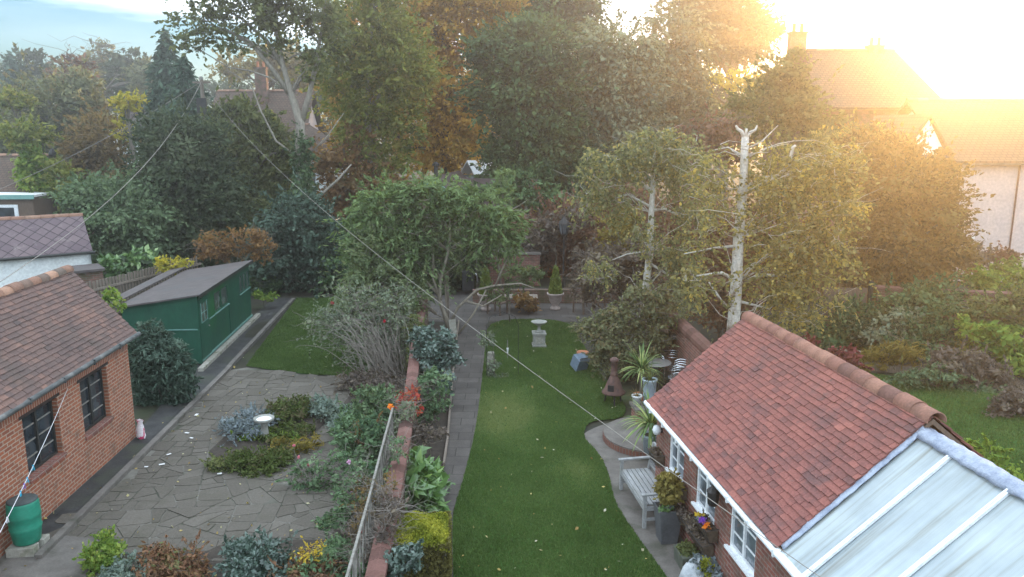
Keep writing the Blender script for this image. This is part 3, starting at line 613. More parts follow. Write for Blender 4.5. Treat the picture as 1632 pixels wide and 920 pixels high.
for x0, x1, y0, y1 in ((-8.3, -2.6, 8, 12.6), (-8.3, -2.6, 12.6, 17.3), (-8.4, -3.0, 17.3, 22.3)):
    for p in crazy([(x0, y0), (x1, y0), (x1, y1), (x0, y1)], 0.23):
        c = np.mean(p, axis=0)
        if not inside(np.array([c]), patio_poly)[0]: continue
        L = max(np.linalg.norm(np.array(v)-c) for v in p); z = 0.012+random.gauss(0, 0.003); n = len(p); top = []
        for i in range(n):     # worn corners: each corner is cut, each edge wanders a little
            A, B = np.array(p[i]), np.array(p[(i+1) % n])
            for t in (0.10, 0.5, 0.90): v = A+(B-A)*t; g = random.uniform(0.005, 0.019); w_ = v-c; top.append(v-w_/np.linalg.norm(w_)*g)
        tx, ty = random.gauss(0, 0.01), random.gauss(0, 0.01); m_ = len(top); vs = [(v[0], v[1], z+tx*(v[0]-c[0])+ty*(v[1]-c[1])) for v in top]
        mb.add(vs+[(v[0], v[1], 0.0) for v in top], [tuple(range(m_))]+[((i+1) % m_, i, m_+i, m_+(i+1) % m_) for i in range(m_)], min(1, max(0, random.gauss(0.5, 0.25))))
o = mb.build('paving_slabs', MT['slab_tint'])
bm_ = o.data
if bm_.polygons[0].normal.z < 0: bm_.flip_normals()
struct(o)
sheet('neighbour_lawn', smooth([(-7.95, 22.7), (-5.6, 21.8), (-3.3, 21.8), (-3.4, 32.5), (-9.05, 32.5)], 1), 0.010, 'lawn')
sheet('side_path', [(-8.9, 8), (-7.75, 8), (-7.92, 15), (-8.28, 22.3), (-9.0, 32.4), (-10.0, 32.4), (-9.5, 22.8), (-8.75, 17.2)], 0.002, 'tarmac')
mb = MB()
for a, b in zip([(-7.82, 11.9), (-7.98, 15), (-8.34, 22.2), (-8.42, 22.9)], [(-7.98, 15), (-8.34, 22.2), (-8.42, 22.9), (-9.05, 32)]): mb.bar((*a, 0.03), (*b, 0.03), 0.13, 0.13)
struct(mb.build('kerb', MT['concrete']))
mb = MB(); mb.bar((-9.12, 22.2, 0.05), (-9.62, 29.2, 0.05), 0.16, 0.10); struct(mb.build('shed_kerb', MT['stone']))
sheet('moss_patch', smooth([(-9.2, 26.0), (-8.7, 26.0), (-8.75, 28.2), (-9.3, 28.3)], 2), 0.010, 'ground')
sheet('corner_concrete', P2((95, 855), (150, 860), (165, 870), (120, 960), (-120, 960), (-60, 900)), 0.026, 'concrete')
sheet('right_lawn', smooth([(8.2, 8), (14, 8), (15.5, 19.2), (12.6, 20.4), (10.4, 22.2), (8.6, 22.4)], 2), 0.012, 'lawn')
sheet('stepping_paving', smooth([(8.8, 22.6), (11.0, 21.9), (11.2, 22.6), (9.2, 23.6)], 2), 0.008, 'flags')
# mown grass as blades, one mass per lawn
def grass(name, poly, n, hgt):
    a = np.array(poly); lo, hi = a.min(0), a.max(0); y = lo[1]+(hi[1]-lo[1])*rng.uniform(0, 1, n)**1.35
    P = np.stack([rng.uniform(lo[0], hi[0], n), y, np.full(n, 0.012)], axis=1); P = P[inside(P, poly)]; n = len(P)
    tilt = rng.normal(size=(n, 3))*0.4; tilt[:, 2] = 1; L = unit(tilt)*(hgt*rng.uniform(0.5, 1.3, n))[:, None]
    W = unit(np.cross(L, rng.normal(size=(n, 3))))*(0.004+0.0003*P[:, 1])[:, None]
    q = np.stack([P-W, P+W, P+L+0.25*W, P+L-0.25*W], axis=1)
    f = np.sin(P[:, 0]*1.9+np.sin(P[:, 1]*0.8)*2)*np.cos(P[:, 1]*1.1+P[:, 0])+1.2*np.sin(P[:, 0]*4.3+1.7*np.sin(P[:, 1]*2.3))*np.sin(P[:, 1]*3.1+np.cos(P[:, 0]*3.7)*1.5)
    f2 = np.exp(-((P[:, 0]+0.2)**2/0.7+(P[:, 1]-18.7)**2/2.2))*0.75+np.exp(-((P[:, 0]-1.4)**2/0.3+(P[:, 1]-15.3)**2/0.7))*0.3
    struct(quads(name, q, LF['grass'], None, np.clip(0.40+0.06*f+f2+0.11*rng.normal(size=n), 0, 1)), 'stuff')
grass('lawn_grass', lawn_poly, 330000, 0.035)
grass('neighbour_grass', [(-7.95, 22.7), (-5.6, 21.85), (-3.4, 21.85), (-3.5, 32.3), (-9.0, 32.3)], 130000, 0.05)
grass('right_grass', [(8.3, 10), (13.6, 10), (15, 19), (12.6, 20.3), (10.4, 22), (8.6, 22.2)], 120000, 0.05)
n = 130; Pl = np.stack([rng.uniform(-1, 2.9, n), 9+19*rng.uniform(0, 1, n)**1.2, np.full(n, 0.05)], 1); Pl = Pl[inside(Pl, lawn_poly)]
struct(quads('fallen_leaves', leafquads(Pl, np.full(len(Pl), 0.05), 1.4, 4.0), LF['deadleaf'], None, rng.uniform(0, 1, len(Pl))), 'stuff')
n = 330; Pl = np.stack([rng.uniform(-8.6, -2.8, n), rng.uniform(9, 24, n), np.full(n, 0.03)], 1)
struct(quads('patio_leaf_litter', leafquads(Pl, np.full(n, 0.045), 1.4, 4.0), LF['deadleaf'], None, rng.uniform(0, 0.8, n)), 'stuff')
# semicircular brick-edged step on the terrace
st = thing('semicircular_step', 'low round paved step with a brick edge beside the annexe wall', 'step', (3.2, 17.05, 0))
arc = [(1.12*math.cos(a), 1.12*math.sin(a)) for a in np.linspace(R(80), R(285), 26)]+[(0.9, -1.0), (0.9, 1.0)]
MB().prism(arc, 0.004, 0.13).build('brick_riser', MT['soldier_red'], st)
MB().prism([(x*0.985, y*0.985) for x, y in arc], 0.133, 0.16).build('paved_top', MT['concrete'], st)

# ---------------------------------------------------------------- the brick outbuilding at the left
def wall_with_openings(y0, y1, z0, z1, x0, x1, ops):
    mb = MB(); cur = y0
    for a, b, s, h in sorted(ops):
        mb.b2((x0, cur, z0), (x1, a, z1)); mb.b2((x0, a, z0), (x1, b, s)); mb.b2((x0, a, h), (x1, b, z1)); cur = b
    mb.b2((x0, cur, z0), (x1, y1, z1)); return mb
ob = thing('brick_outbuilding', 'orange brick outbuilding with brown tiled roof and black framed windows', 'outbuilding', (-8.69, 17.24, 0), 0.0413)
ops = [(-8.9, -7.5, 0.9, 2.1), (-6.6, -5.4, 0.9, 2.1), (-4.24, -3.08, 0.92, 2.1), (-2.22, -1.08, 0.90, 2.1)]
wall_with_openings(-9.5, 0, 0, 2.1, -0.22, 0, ops).build('front_wall', MT['brick_orange'], ob)
MB().b2((-0.22, -9.5, 2.102), (0.004, 0.002, 2.33)).build('soldier_course', MT['soldier'], ob)
MB().extrude([(-2.3, 0), (-0.222, 0), (-0.222, 2.40), (-1.17, 3.80), (-2.3, 2.4)], 'Y', -0.22, 0).build('gable_wall', MT['brick_orange'], ob)
MB().b2((-2.5, -9.5, 0), (-2.302, 0, 2.4)).build('rear_wall', MT['brick_orange'], ob)
EO, RO = Vector((0.2, 0, 2.44)), Vector((-1.15, 0, 3.93)); UO = (RO-EO); DO = UO.length
tiles(EO+Vector((0, -9.5, 0)), (0, 1, 0), UO, 9.58, DO, 0.165, 0.1).build('tiled_roof', MT['tile_brown'], ob)
mb = MB(); mb.extrude([(EO.x, EO.z-0.03), (RO.x, RO.z-0.03), (-2.5, 2.44), (-2.5, 2.38), (RO.x, RO.z-0.10), (EO.x-0.03, EO.z-0.07)], 'Y', -9.5, 0.06); mb.build('roof_underside', MT['timber_brown'], ob)
mb = MB(); mb.extrude([(-1.16, RO.z), (-2.55, 2.42), (-2.55, 2.46), (-1.16, RO.z+0.035)], 'Y', -9.5, 0.07); mb.build('rear_roof', MT['tile_brown'], ob)
ridge((-1.15, 0.09, 3.90), (-1.15, -9.5, 3.90), 0.125).build('ridge_tiles', MT['ridge_brown'], ob, smooth=True)
mb = MB(); mb.tube([(0.235, -9.5, 2.40), (0.235, 0.12, 2.42)], 0.052, 10); mb.b2((0.12, -9.5, 2.335), (0.15, 0.0, 2.42))
for y in np.arange(-9, 0, 1.15): mb.b2((0.15, y, 2.36), (0.29, y+0.03, 2.47))
mb.build('gutter', MT['gutter_dark'], ob, smooth=False)
def casement(parent, y0, y1, z0, z1, x, cols, rows, wide, bar, frame, barm, glass, sill=None, sx=1, name='window'):
    f = MB(); xx = (x-0.05*sx, x) if sx > 0 else (x, x+0.05)
    for a, b in ((y0, y0+wide), (y1-wide, y1)): f.b2((xx[0], a, z0), (xx[1], b, z1))
    f.b2((xx[0], y0+wide, z0), (xx[1], y1-wide, z0+wide)); f.b2((xx[0], y0+wide, z1-wide), (xx[1], y1-wide, z1))
    for i in range(1, cols):
        c = y0+(y1-y0)*i/cols; f.b2((xx[0]-0.004*sx, c-wide*0.55, z0+wide), (xx[1]+0.004*sx, c+wide*0.55, z1-wide))
    o = f.build(name, frame, parent)
    g = MB(); xm = (xx[0]+xx[1])/2-0.012*sx
    g.b2((min(xm, xm-0.006*sx), y0+wide, z0+wide), (max(xm, xm-0.006*sx), y1-wide, z1-wide)); g.build('pane', glass, o)
    for i in range(1, rows):
        z = z0+(z1-z0)*i/rows
        for j in range(cols):
            a0 = y0+(y1-y0)*j/cols+wide*0.6; a1 = y0+(y1-y0)*(j+1)/cols-wide*0.6
            MB().b2((xm-0.004, a0, z-bar/2), (xm+0.014*sx+0.004, a1, z+bar/2)).build('glazing_bar', barm, o)
    return o
for a, b, s, h in ops:
    wdw = casement(ob, a+0.002, b-0.002, s+0.008, h-0.06, -0.10, 2, 4, 0.05, 0.022, MT['black_frame'], MT['trellis'], MT['glass'])
    MB().b2((-0.218, a-0.09, h-0.058), (0.008, b+0.09, h+0.001)).build('lintel', MT['lintel'], wdw)
    MB().b2((-0.098, a-0.03, s-0.075), (0.05, b+0.03, s+0.006)).build('sill', MT['brick_red'], wdw, bevel=0.008)
    mb = MB(); mb.b2((-1.6, a-0.3, s-0.2), (-1.55, b+0.3, h)); mb.build('room_back', MT['timber_brown'], wdw)

# ---------------------------------------------------------------- the red-roofed brick annexe at the right
RZ = math.atan(.133)
an = thing('brick_annexe', 'low red brick annexe with red tiled roof and white framed windows', 'annexe', (2.75, 14.17, 0), RZ)
ops = [(-1.50, -0.73, 0.93, 1.70), (-2.91, -2.09, 0.93, 1.70), (-4.35, -3.48, 0.93, 1.70)]
wall_with_openings(-11, 0, 0, 1.84, 0, 0.2, ops).build('front_wall', MT['brick_red'], an)
MB().extrude([(0.202, 0), (3.5, 0), (3.5, 1.84), (1.75, 3.42), (0.202, 1.9)], 'Y', -0.2, -0.001).build('gable_wall', MT['brick_red'], an)
MB().b2((3.3, -11, 0), (3.5, -0.202, 1.84)).build('rear_wall', MT['brick_red'], an)
EA, RA = Vector((-0.15, 0, 1.93)), Vector((1.72, 0, 3.54)); UA = RA-EA; DA = UA.length
tiles(EA+Vector((0, -5.30, 0)), (0, 1, 0), UA, 5.38, DA, 0.165, 0.098).build('tiled_roof', MT['tile_red'], an)
mb = MB(); mb.extrude([(EA.x, EA.z-0.03), (RA.x, RA.z-0.03), (3.65, 1.93), (3.65, 1.88), (RA.x, RA.z-0.1), (EA.x+0.03, EA.z-0.08)], 'Y', -5.29, 0.06); mb.build('roof_underside', MT['timber_brown'], an)
tiles(Vector((3.62, 0.08, 1.93)), (0, -1, 0), Vector((RA.x-3.62, 0, RA.z-1.93)), 5.38, (Vector((RA.x-3.62, 0, RA.z-1.93))).length, 0.33, 0.2).build('rear_tiled_roof', MT['tile_red'], an)
ridge((1.73, 0.11, 3.50), (1.73, -5.33, 3.50), 0.135, 0.34, 11).build('ridge_tiles', MT['ridge_red'], an, smooth=True)
mb = MB(); mb.tube([(-0.2, 0.12, 1.895), (-0.2, -8.5, 1.855)], 0.045, 10); mb.b2((-0.14, -8.5, 1.78), (-0.118, 0.06, 1.90))
for y in np.arange(-8.2, 0.1, 0.72): mb.b2((-0.252, y, 1.825), (-0.148, y+0.035, 1.925))
mb.build('white_gutter', MT['white_paint'], an)
for a, b, s, h in ops:
    wdw = casement(an, a+0.002, b-0.002, s+0.007, h-0.002, 0.02, 2, 3, 0.045, 0.03, MT['white_paint'], MT['white_paint'], MT['glass_grey'], sx=-1)
    MB().b2((-0.055, a-0.05, s-0.04), (0.07, b+0.05, s+0.005)).build('sill', MT['white_paint'], wdw, bevel=0.006)
    MB().b2((0.9, a-0.4, s-0.3), (0.95, b+0.4, h)).build('net_curtain', MT['concrete'], wdw)
# polycarbonate lean-to roof that carries the annexe on towards the camera
cv = thing('polycarbonate_roof', 'ribbed translucent plastic roof with white bars beside the red tiled roof', 'conservatory roof', (2.75, 14.17, 0), RZ)
EC, RC = Vector((-0.14, 0, 1.90)), Vector((1.58, 0, 3.34)); UC = (RC-EC).normalized(); NC = Vector((0, -1, 0)).cross(UC); NC = NC if NC.z > 0 else -NC
ys = [-5.33, -5.92, -6.82, -7.72, -8.62, -9.52, -10.42]
for i in range(6):
    y0, y1 = ys[i], ys[i+1]; mb = MB(); a = [EC+Vector((0, y0, 0)), RC+Vector((0, y0, 0)), RC+Vector((0, y1, 0)), EC+Vector((0, y1, 0))]
    mb.add([p for p in a]+[p-NC*0.016 for p in a], [(3, 2, 1, 0), (4, 5, 6, 7), (0, 1, 5, 4), (1, 2, 6, 5), (2, 3, 7, 6), (3, 0, 4, 7)]); mb.build('glazing_sheet', MT['poly'], cv)
    mb = MB(); mb.bar(EC+Vector((-0.03, y1, -0.01))+NC*0.022, RC+Vector((0, y1, 0))+NC*0.022, 0.058, 0.035); mb.bar(EC+Vector((-0.03, y1, -0.01))+NC*0.046, RC+Vector((0, y1, 0))+NC*0.046, 0.022, 0.02); mb.build('glazing_bar', MT['white_paint'], cv)
def crinkle(a, b, nseg, prof, name, mat, par, amp=0.012):   # a soft metal sheet dressed over an edge
    mb = MB(); a, b = Vector(a), Vector(b); vs = []
    for i in range(nseg+1):
        p = a.lerp(b, i/nseg)
        for q in prof: vs.append(p+Vector(q)+Vector((random.gauss(0, amp), 0, random.gauss(0, amp))))
    k = len(prof); fs = [(i*k+j, i*k+j+1, (i+1)*k+j+1, (i+1)*k+j) for i in range(nseg) for j in range(k-1)]
    mb.add(vs, fs); o = mb.build(name, MT[mat], par, smooth=True); s = o.modifiers.new('Solid', 'SOLIDIFY'); s.thickness = 0.008; return o
crinkle((1.60, -5.28, 3.37), (1.60, -10.5, 3.37), 60, [(-0.12, 0, -0.06), (-0.09, 0, -0.02), (-0.045, 0, 0.025), (0.02, 0, 0.045), (0.09, 0, 0.02), (0.17, 0, -0.06)], 'ridge_flashing', 'lead', cv, 0.007)
crinkle(EC+Vector((0, -5.26, 0.035)), RC+Vector((0, -5.26, 0.05)), 26, [(0, 0.0, 0.03), (0, -0.035, 0.038), (0, -0.08, 0.012), (0, -0.10, 0.0)], 'verge_flashing', 'lead', cv, 0.005)
mb = MB(); a = [RC+Vector((0.03, -5.33, 0)), Vector((3.55, -5.33, 1.9)), Vector((3.55, -10.4, 1.9)), RC+Vector((0.03, -10.4, 0))]; mb.add(a+[p-Vector((0, 0, 0.02)) for p in a], [(0, 1, 2, 3), (7, 6, 5, 4), (0, 3, 7, 4), (1, 5, 6, 2)]); mb.build('rear_glazing', MT['poly'], cv)
MB().bar(EC+Vector((-0.01, -5.3, -0.05)), EC+Vector((-0.01, -10.4, -0.05)), 0.06, 0.07).build('eaves_beam', MT['white_paint'], cv)

# ---------------------------------------------------------------- neighbours' buildings at the left
sb = thing('slate_outbuilding', 'white rendered outbuilding with purple diamond slate roof', 'outbuilding', (-15.65, 29.16, 0), 0.64)
# local +X runs along the eave to the right, the pitched side faces the camera
MB().b2((-8, 0.1, 0), (-0.05, 0.3, 2.42)).build('front_wall', MT['white_render'], sb)
MB().extrude([(0.1, 0), (2.9, 0), (2.9, 2.42), (1.5, 3.55), (0.1, 2.42)], 'X', -0.25, -0.048).build('gable_wall', MT['white_render'], sb)
mb = MB(); mb.extrude([(-0.1, 2.46), (1.5, 3.68), (3.1, 2.46), (3.1, 2.52), (1.5, 3.76), (-0.1, 2.52)], 'X', -8, 0); mb.build('slate_roof', MT['slate'], sb)
ridge((-8, 1.5, 3.70), (0.02, 1.5, 3.70), 0.11, 0.45).build('ridge_tiles', MT['ridge_brown'], sb, True)
MB().tube([(-8, -0.13, 2.46), (0.08, -0.13, 2.46)], 0.05, 8).build('gutter', MT['black_frame'], sb)
pr_ = thing('brick_porch', 'small red brick porch with dark slab top beside the white outbuilding', 'porch', (-15.1, 28.3, 0), 0.64)
MB().b2((-0.9, -0.6, 0), (0.1, 0.5, 2.0)).build('wall', MT['brick_wall'], pr_); MB().b2((-1.0, -0.75, 2.0), (0.16, 0.6, 2.08)).build('slab_roof', MT['felt'], pr_)
fx = thing('flat_roof_extension', 'brown house extension with white flat roof and white framed window', 'house extension', tuple(Z(52, 315, 42)[:2])+(0,), 0.05)
MB().b2((-9, 0, 0), (0, 5, 3.35)).build('wall', MT['timber_brown'], fx); MB().b2((-9, -0.15, 3.4), (0.12, 5, 3.52)).build('flat_roof', MT['bin_white'], fx)
MB().b2((-9, -0.2, 3.3), (0.16, -0.152, 3.53)).build('fascia', MT['teal'], fx)
f = MB()
for lo, hi in (((-2.6, 1.35), (-2.45, 3.0)), ((-1.0, 1.35), (-0.8, 3.0)), ((-2.45, 2.85), (-1.0, 3.0)), ((-2.45, 1.35), (-1.0, 1.45))): f.b2((lo[0], -0.06, lo[1]), (hi[0], -0.004, hi[1]))
f = f.build('window', MT['white_paint'], fx); MB().b2((-2.45, -0.03, 1.45), (-1.0, -0.012, 2.85)).build('pane', MT['glass'], f)
mb = MB(); mb.extrude([(1.8, 3.53), (4.5, 5.45), (4.5, 3.53)], 'X', -9, -1.3); mb.build('tiled_roof', MT['tile_far'], fx); ridge((-9, 4.5, 5.42), (-1.2, 4.5, 5.42), 0.13).build('ridge_tiles', MT['ridge_brown'], fx)
MB().lathe([(0.0, 0), (0.2, 0.05), (0.22, 0.2), (0.08, 0.42), (0, 0.5)], 12, (-1.0, 4.5, 5.35)).build('roof_cowl', MT['dark_metal'], fx, True)
bw = tag(MB().b2((0, 0, 0), (3.4, 0.2, 2.35)).build('garden_wall', MT['brick_wall']), 'dark far wall running right from the flat roofed extension', 'wall'); bw.location = tuple(Z(53, 330, 43)[:2])+(0,)

# ---------------------------------------------------------------- green shed
sh = thing('garden_shed', 'dark green wooden garden shed with sloping felt roof', 'shed', (-9.32, 22.81, 0), 0.069)
# local: corner at the origin, front wall along +Y, gable along -X
HS = 2.14; LS = 5.98
MB().extrude([(-2.15, 0.06), (0, 0.06), (0, HS), (-2.15, 1.80)], 'Y', 0, 0.05).build('gable_wall', MT['green_paint'], sh)
mb = MB(); mb.b2((-0.05, 0.052, 0.06), (0, LS, 1.22)); mb.b2((-0.05, 0.052, 1.22), (0, 1.60, HS-0.01)); mb.b2((-0.05, 1.6, 1.90), (0, LS, HS-0.01)); mb.b2((-0.05, 3.15, 1.22), (0, 4.55, 1.9)); mb.build('front_wall', MT['green_paint'], sh)
MB().b2((-2.2, 0.052, 0.06), (-2.15, LS, 1.78)).build('back_wall', MT['green_paint'], sh); MB().extrude([(-2.15, 0.06), (-0.052, 0.06), (-0.052, 2.1), (-2.15, 1.78)], 'Y', LS-0.05, LS).build('far_wall', MT['green_paint'], sh)
MB().b2((-2.1, 0.1, -0.02), (0.03, LS, 0.058)).build('base', MT['concrete'], sh)
mb = MB(); mb.extrude([(-2.32, 1.80), (0.14, HS+0.02), (0.14, HS+0.065), (-2.32, 1.85)], 'Y', -0.12, LS+0.12); mb.build('felt_roof', MT['felt'], sh)
MB().bar((0.145, -0.12, HS+0.01), (0.145, LS+0.12, HS+0.01), 0.02, 0.10).build('eaves_board', MT['black_frame'], sh)
mb = MB(); mb.extrude([(-2.95, 1.78), (-2.36, 1.90), (-2.36, 1.95), (-2.95, 1.84)], 'Y', 0.0, LS+0.3); mb.build('lean_to_roof', MT['felt'], sh)
mb = MB(); mb.b2((-2.0, -0.025, 1.10), (-0.03, -0.001, 1.135)); mb.build('gable_rail', MT['green_trim'], sh)
mb = MB(); mb.b2((0.001, 1.02, 1.17), (0.025, 3.25, 1.20)); mb.b2((0.001, 0.05, 0.1), (0.04, LS, 0.16)); mb.build('front_rail', MT['green_trim'], sh)
MB().b2((-0.06, -0.022, 0.06), (0.022, 0.05, HS-0.02)).build('corner_post', MT['green_paint'], sh)
for y_, h_ in ((0.95, HS-0.02), (3.155, 1.215)): MB().b2((0.001, y_, 0.17), (0.02, y_+0.06, h_)).build('cover_strip', MT['green_paint'], sh)
dr = MB().b2((0.002, 0.06, 0.12), (0.03, 0.94, 2.0)).build('door', MT['green_paint'], sh)
mb = MB(); mb.b2((0.031, 0.24, 1.28), (0.036, 0.76, 1.82)); mb.build('door_pane', MT['glass_dirty'], dr)
mb = MB(); mb.b2((0.036, 0.20, 1.24), (0.0375, 0.80, 1.27)); mb.b2((0.037, 0.49, 1.26), (0.044, 0.51, 1.82)); mb.b2((0.037, 0.24, 1.54), (0.044, 0.76, 1.56))
for a in ((0.2, 0.24), (0.76, 0.80)): mb.b2((0.031, a[0], 1.24), (0.045, a[1], 1.86))
mb.build('door_glazing_bars', MT['green_trim'], dr); MB().lathe([(0.0, 0), (0.035, 0.01), (0.04, 0.05), (0, 0.06)], 10, (0.05, 0.82, 1.0)).build('handle', MT['chrome'], dr)
def swin(y0, y1, z0, z1, k, x=-0.02):
    f = MB(); f.b2((x-0.02, y0, z0), (x+0.03, y1, z0+0.05)); f.b2((x-0.02, y0, z1-0.05), (x+0.03, y1, z1))
    for i in range(k+1): c = y0+0.025+(y1-y0-0.05)*i/k; f.b2((x-0.018, c-0.025, z0+0.05), (x+0.028, c+0.025, z1-0.05))
    f = f.build('window', MT['green_paint'], sh); MB().b2((x-0.012, y0+0.05, z0+0.05), (x-0.006, y1-0.05, z1-0.05)).build('pane', MT['glass_dirty'], f)
    MB().b2((x+0.022, y0-0.02, z0-0.03), (x+0.06, y1+0.02, z0-0.001)).build('sill', MT['green_trim'], f)
swin(1.6, 3.14, 1.22, 1.9, 2); swin(4.56, LS-0.02, 1.22, 1.9, 3)
fn = thing('board_fence', 'weathered vertical board fence behind the green shed', 'fence', (-14.6, 26.4, 0), 0)
fd = (Vector((-12.9, 32.2, 0))-Vector((-14.6, 26.4, 0))); mb = MB(); L = fd.length; fdn = fd.normalized()
for i in range(int(L/0.15)):
    p = fdn*(i*0.15); mb.bar(p+Vector((0, 0, 0.02)), p+Vector((0, 0, 1.8+random.gauss(0, 0.015))), 0.14, 0.02+0.01*(i % 2))
mb.build('boards', MT['timber'], fn); mb = MB(); mb.bar(Vector((0.05, 0, 0.5)), fdn*L+Vector((0.05, 0, 0.5)), 0.05, 0.08); mb.bar(Vector((0.05, 0, 1.5)), fdn*L+Vector((0.05, 0, 1.5)), 0.05, 0.08); mb.build('rails', MT['timber'], fn)

# ---------------------------------------------------------------- party wall with clay coping, trellis
gw = thing('party_wall', 'old brick garden wall with red clay coping between the two plots', 'garden wall', (0, 0, 0))
wp = [(-1.77, 7.5), (-1.85, 9.5), (-1.93, 11.3), (-2.04, 13), (-2.14, 14.8), (-2.27, 16.6), (-2.62, 20.5), (-3.05, 26), (-3.2, 28.4)]
mb = MB(); cp = MB()
for (a, b) in zip(wp, wp[1:]):
    mb.bar((*a, 0.5), (*b, 0.5), 0.22, 1.0); d = Vector((*b, 0))-Vector((*a, 0)); L = d.length; k = int(L/0.3); d.normalize(); n_ = Vector((d.y, -d.x, 0))
    for i in range(k):
        p = Vector((*a, 0))+d*(i*L/k); q = Vector((*a, 0))+d*((i+1)*L/k-0.004); z = random.gauss(0, 0.003); vs = []
        for s in (p, q): vs += [s-n_*0.145+Vector((0, 0, 1.0+z)), s-n_*0.135+Vector((0, 0, 1.045+z)), s+Vector((0, 0, 1.095+z)), s+n_*0.135+Vector((0, 0, 1.045+z)), s+n_*0.145+Vector((0, 0, 1.0+z))]
        cp.add(vs, [(0, 1, 6, 5), (1, 2, 7, 6), (2, 3, 8, 7), (3, 4, 9, 8), (0, 4, 3, 2, 1), (5, 6, 7, 8, 9), (0, 5, 9, 4)], min(1, max(0, random.gauss(0.5, 0.25))))
mb.build('brickwork', MT['brick_wall'], gw); cp.build('coping', MT['coping'], gw)
tr = thing('trellis', 'leaning pale wooden trellis along the left face of the brick wall', 'trellis', (-2.2, 8.3, 0))
tp = [(-2.06, 8.4), (-2.12, 9.7), (-2.2, 11.3), (-2.3, 13), (-2.42, 15.2)]
for i, (a, b) in enumerate(zip(tp, tp[1:])):
    a, b = Vector((*a, 0))-Vector((-2.2, 8.3, 0)), Vector((*b, 0))-Vector((-2.2, 8.3, 0)); t_ = MB(); t_.bar(a+Vector((0, 0, 1.42)), b+Vector((0, 0, 1.42)), 0.035, 0.045); t_.build('top_rail', MT['trellis'], tr)
    mb = MB(); d = b-a; k = int(d.length/0.27)
    for j in range(k):
        p = a+d*(j/k); q = a+d*min(1, (j+1.3)/k); mb.bar(p+Vector((0, 0, 0.72)), q.lerp(p, 0.35)+Vector((0, 0, 1.4)), 0.014, 0.008); mb.bar(q+Vector((0.012, 0, 0.72)), p.lerp(q, 0.2)+Vector((0.012, 0, 1.4)), 0.022, 0.009)
    mb.build('lattice', MT['trellis'], tr); MB().bar(a+Vector((0, 0, 0)), a+Vector((0, 0, 1.40)), 0.04).build('post', MT['trellis'], tr)

# ---------------------------------------------------------------- houses further off
def house(name, label, loc, rz, W, D, eave, rise, wall, roof='tile_far', wins=(), chim=(), hip=0.0, cat='house'):
    h = thing(name, label, cat, loc, rz)   # front along local X at y=0, ridge parallel to X
    MB().b2((0, 0, 0), (W, D, eave)).build('wall', MT[wall], h)
    o = 0.35; m = D/2
    if not hip: MB().extrude([(0.001, eave+0.001), (m, eave+rise*m/(m+o)-0.08), (D-0.001, eave+0.001)], 'X', 0.02, W-0.02).build('gables', MT[wall], h)
    r = MB(); hx = hip
    P = [(-o, -o, eave-0.05), (W+o, -o, eave-0.05), (W+o, D+o, eave-0.05), (-o, D+o, eave-0.05), (-o+hx, m, eave+rise), (W+o-hx, m, eave+rise)]
    P2_ = [(x, y, z+0.14) for x, y, z in P]
    r.add(P+P2_, [(6, 7, 11, 10), (8, 9, 10, 11), (7, 8, 11), (9, 6, 10), (0, 1, 7, 6), (1, 2, 8, 7), (2, 3, 9, 8), (3, 0, 6, 9), (3, 2, 1, 0)] if hip else
          [(6, 7, 11, 10), (8, 9, 10, 11), (0, 1, 7, 6), (2, 3, 9, 8), (0, 4, 5, 1), (3, 2, 5, 4), (0, 6, 10, 4), (4, 10, 9, 3), (1, 5, 11, 7), (5, 2, 8, 11)])
    r = r.build('roof', MT[roof], h)
    ridge((-o+hx, m, eave+rise+0.1), (W+o-hx, m, eave+rise+0.1), 0.14, 0.5).build('ridge_tiles', MT['ridge_brown'], r)
    for cx_, cy_, ch in chim:
        c = MB(); c.box((cx_, cy_, ch/2+eave/2), (0.9, 0.6, ch-eave)); c.box((cx_, cy_, ch+0.05), (1.0, 0.7, 0.1)); c = c.build('chimney', MT['brick_wall'], r)
        for dx in (-0.22, 0.22): MB().lathe([(0.11, 0), (0.1, 0.4), (0.13, 0.45), (0.09, 0.46)], 10, (cx_+dx, cy_, ch+0.1)).build('chimney_pot', MT['terracotta'], c)
    for x0, z0, ww, hh in wins:
        f = MB(); f.b2((x0, -0.05, z0), (x0+0.1, -0.002, z0+hh)); f.b2((x0+ww-0.1, -0.05, z0), (x0+ww, -0.002, z0+hh)); f.b2((x0+0.1, -0.05, z0), (x0+ww-0.1, -0.002, z0+0.1)); f.b2((x0+0.1, -0.05, z0+hh-0.1), (x0+ww-0.1, -0.002, z0+hh)); f.b2((x0+ww/2-0.04, -0.05, z0+0.1), (x0+ww/2+0.04, -0.002, z0+hh-0.1))
        f = f.build('window', MT['white_paint'], h); MB().b2((x0+0.1, -0.03, z0+0.1), (x0+ww-0.1, -0.012, z0+hh-0.1)).build('pane', MT['glass_grey'], f)
    return h
p = Z(330, 250, 62); house('brown_roof_house', 'house with wide brown tiled roof and brick chimney behind the telegraph pole', (p.x, 62, 0), 0.0, 7.2, 8, 5.2, 4.6, 'pebbledash', wins=[(4.6, 2.6, 1.4, 1.3), (1.2, 2.6, 1.4, 1.3)], chim=[(3.6, 3.2, 11.6)])
p = Z(415, 250, 56); house('pale_hipped_house', 'pale house glimpsed between the ash trunk and the yellowing trees', (p.x, 56, 0), -0.1, 4.6, 6, 4.9, 2.2, 'white_render', wins=[(0.8, 3.0, 1.2, 1.3), (2.8, 3.0, 1.2, 1.3)], hip=2.4)
p = Z(190, 200, 70); house('white_gabled_house', 'small white house with dark roof among the shrubs at the far left', (p.x, 70, 0), -0.1, 3.4, 6, 6.2, 2.4, 'white_render', 'summer_roof', wins=[(0.5, 4.3, 1.0, 1.3), (2.0, 4.3, 1.0, 1.3)], chim=[(2.4, 3, 9.6)])
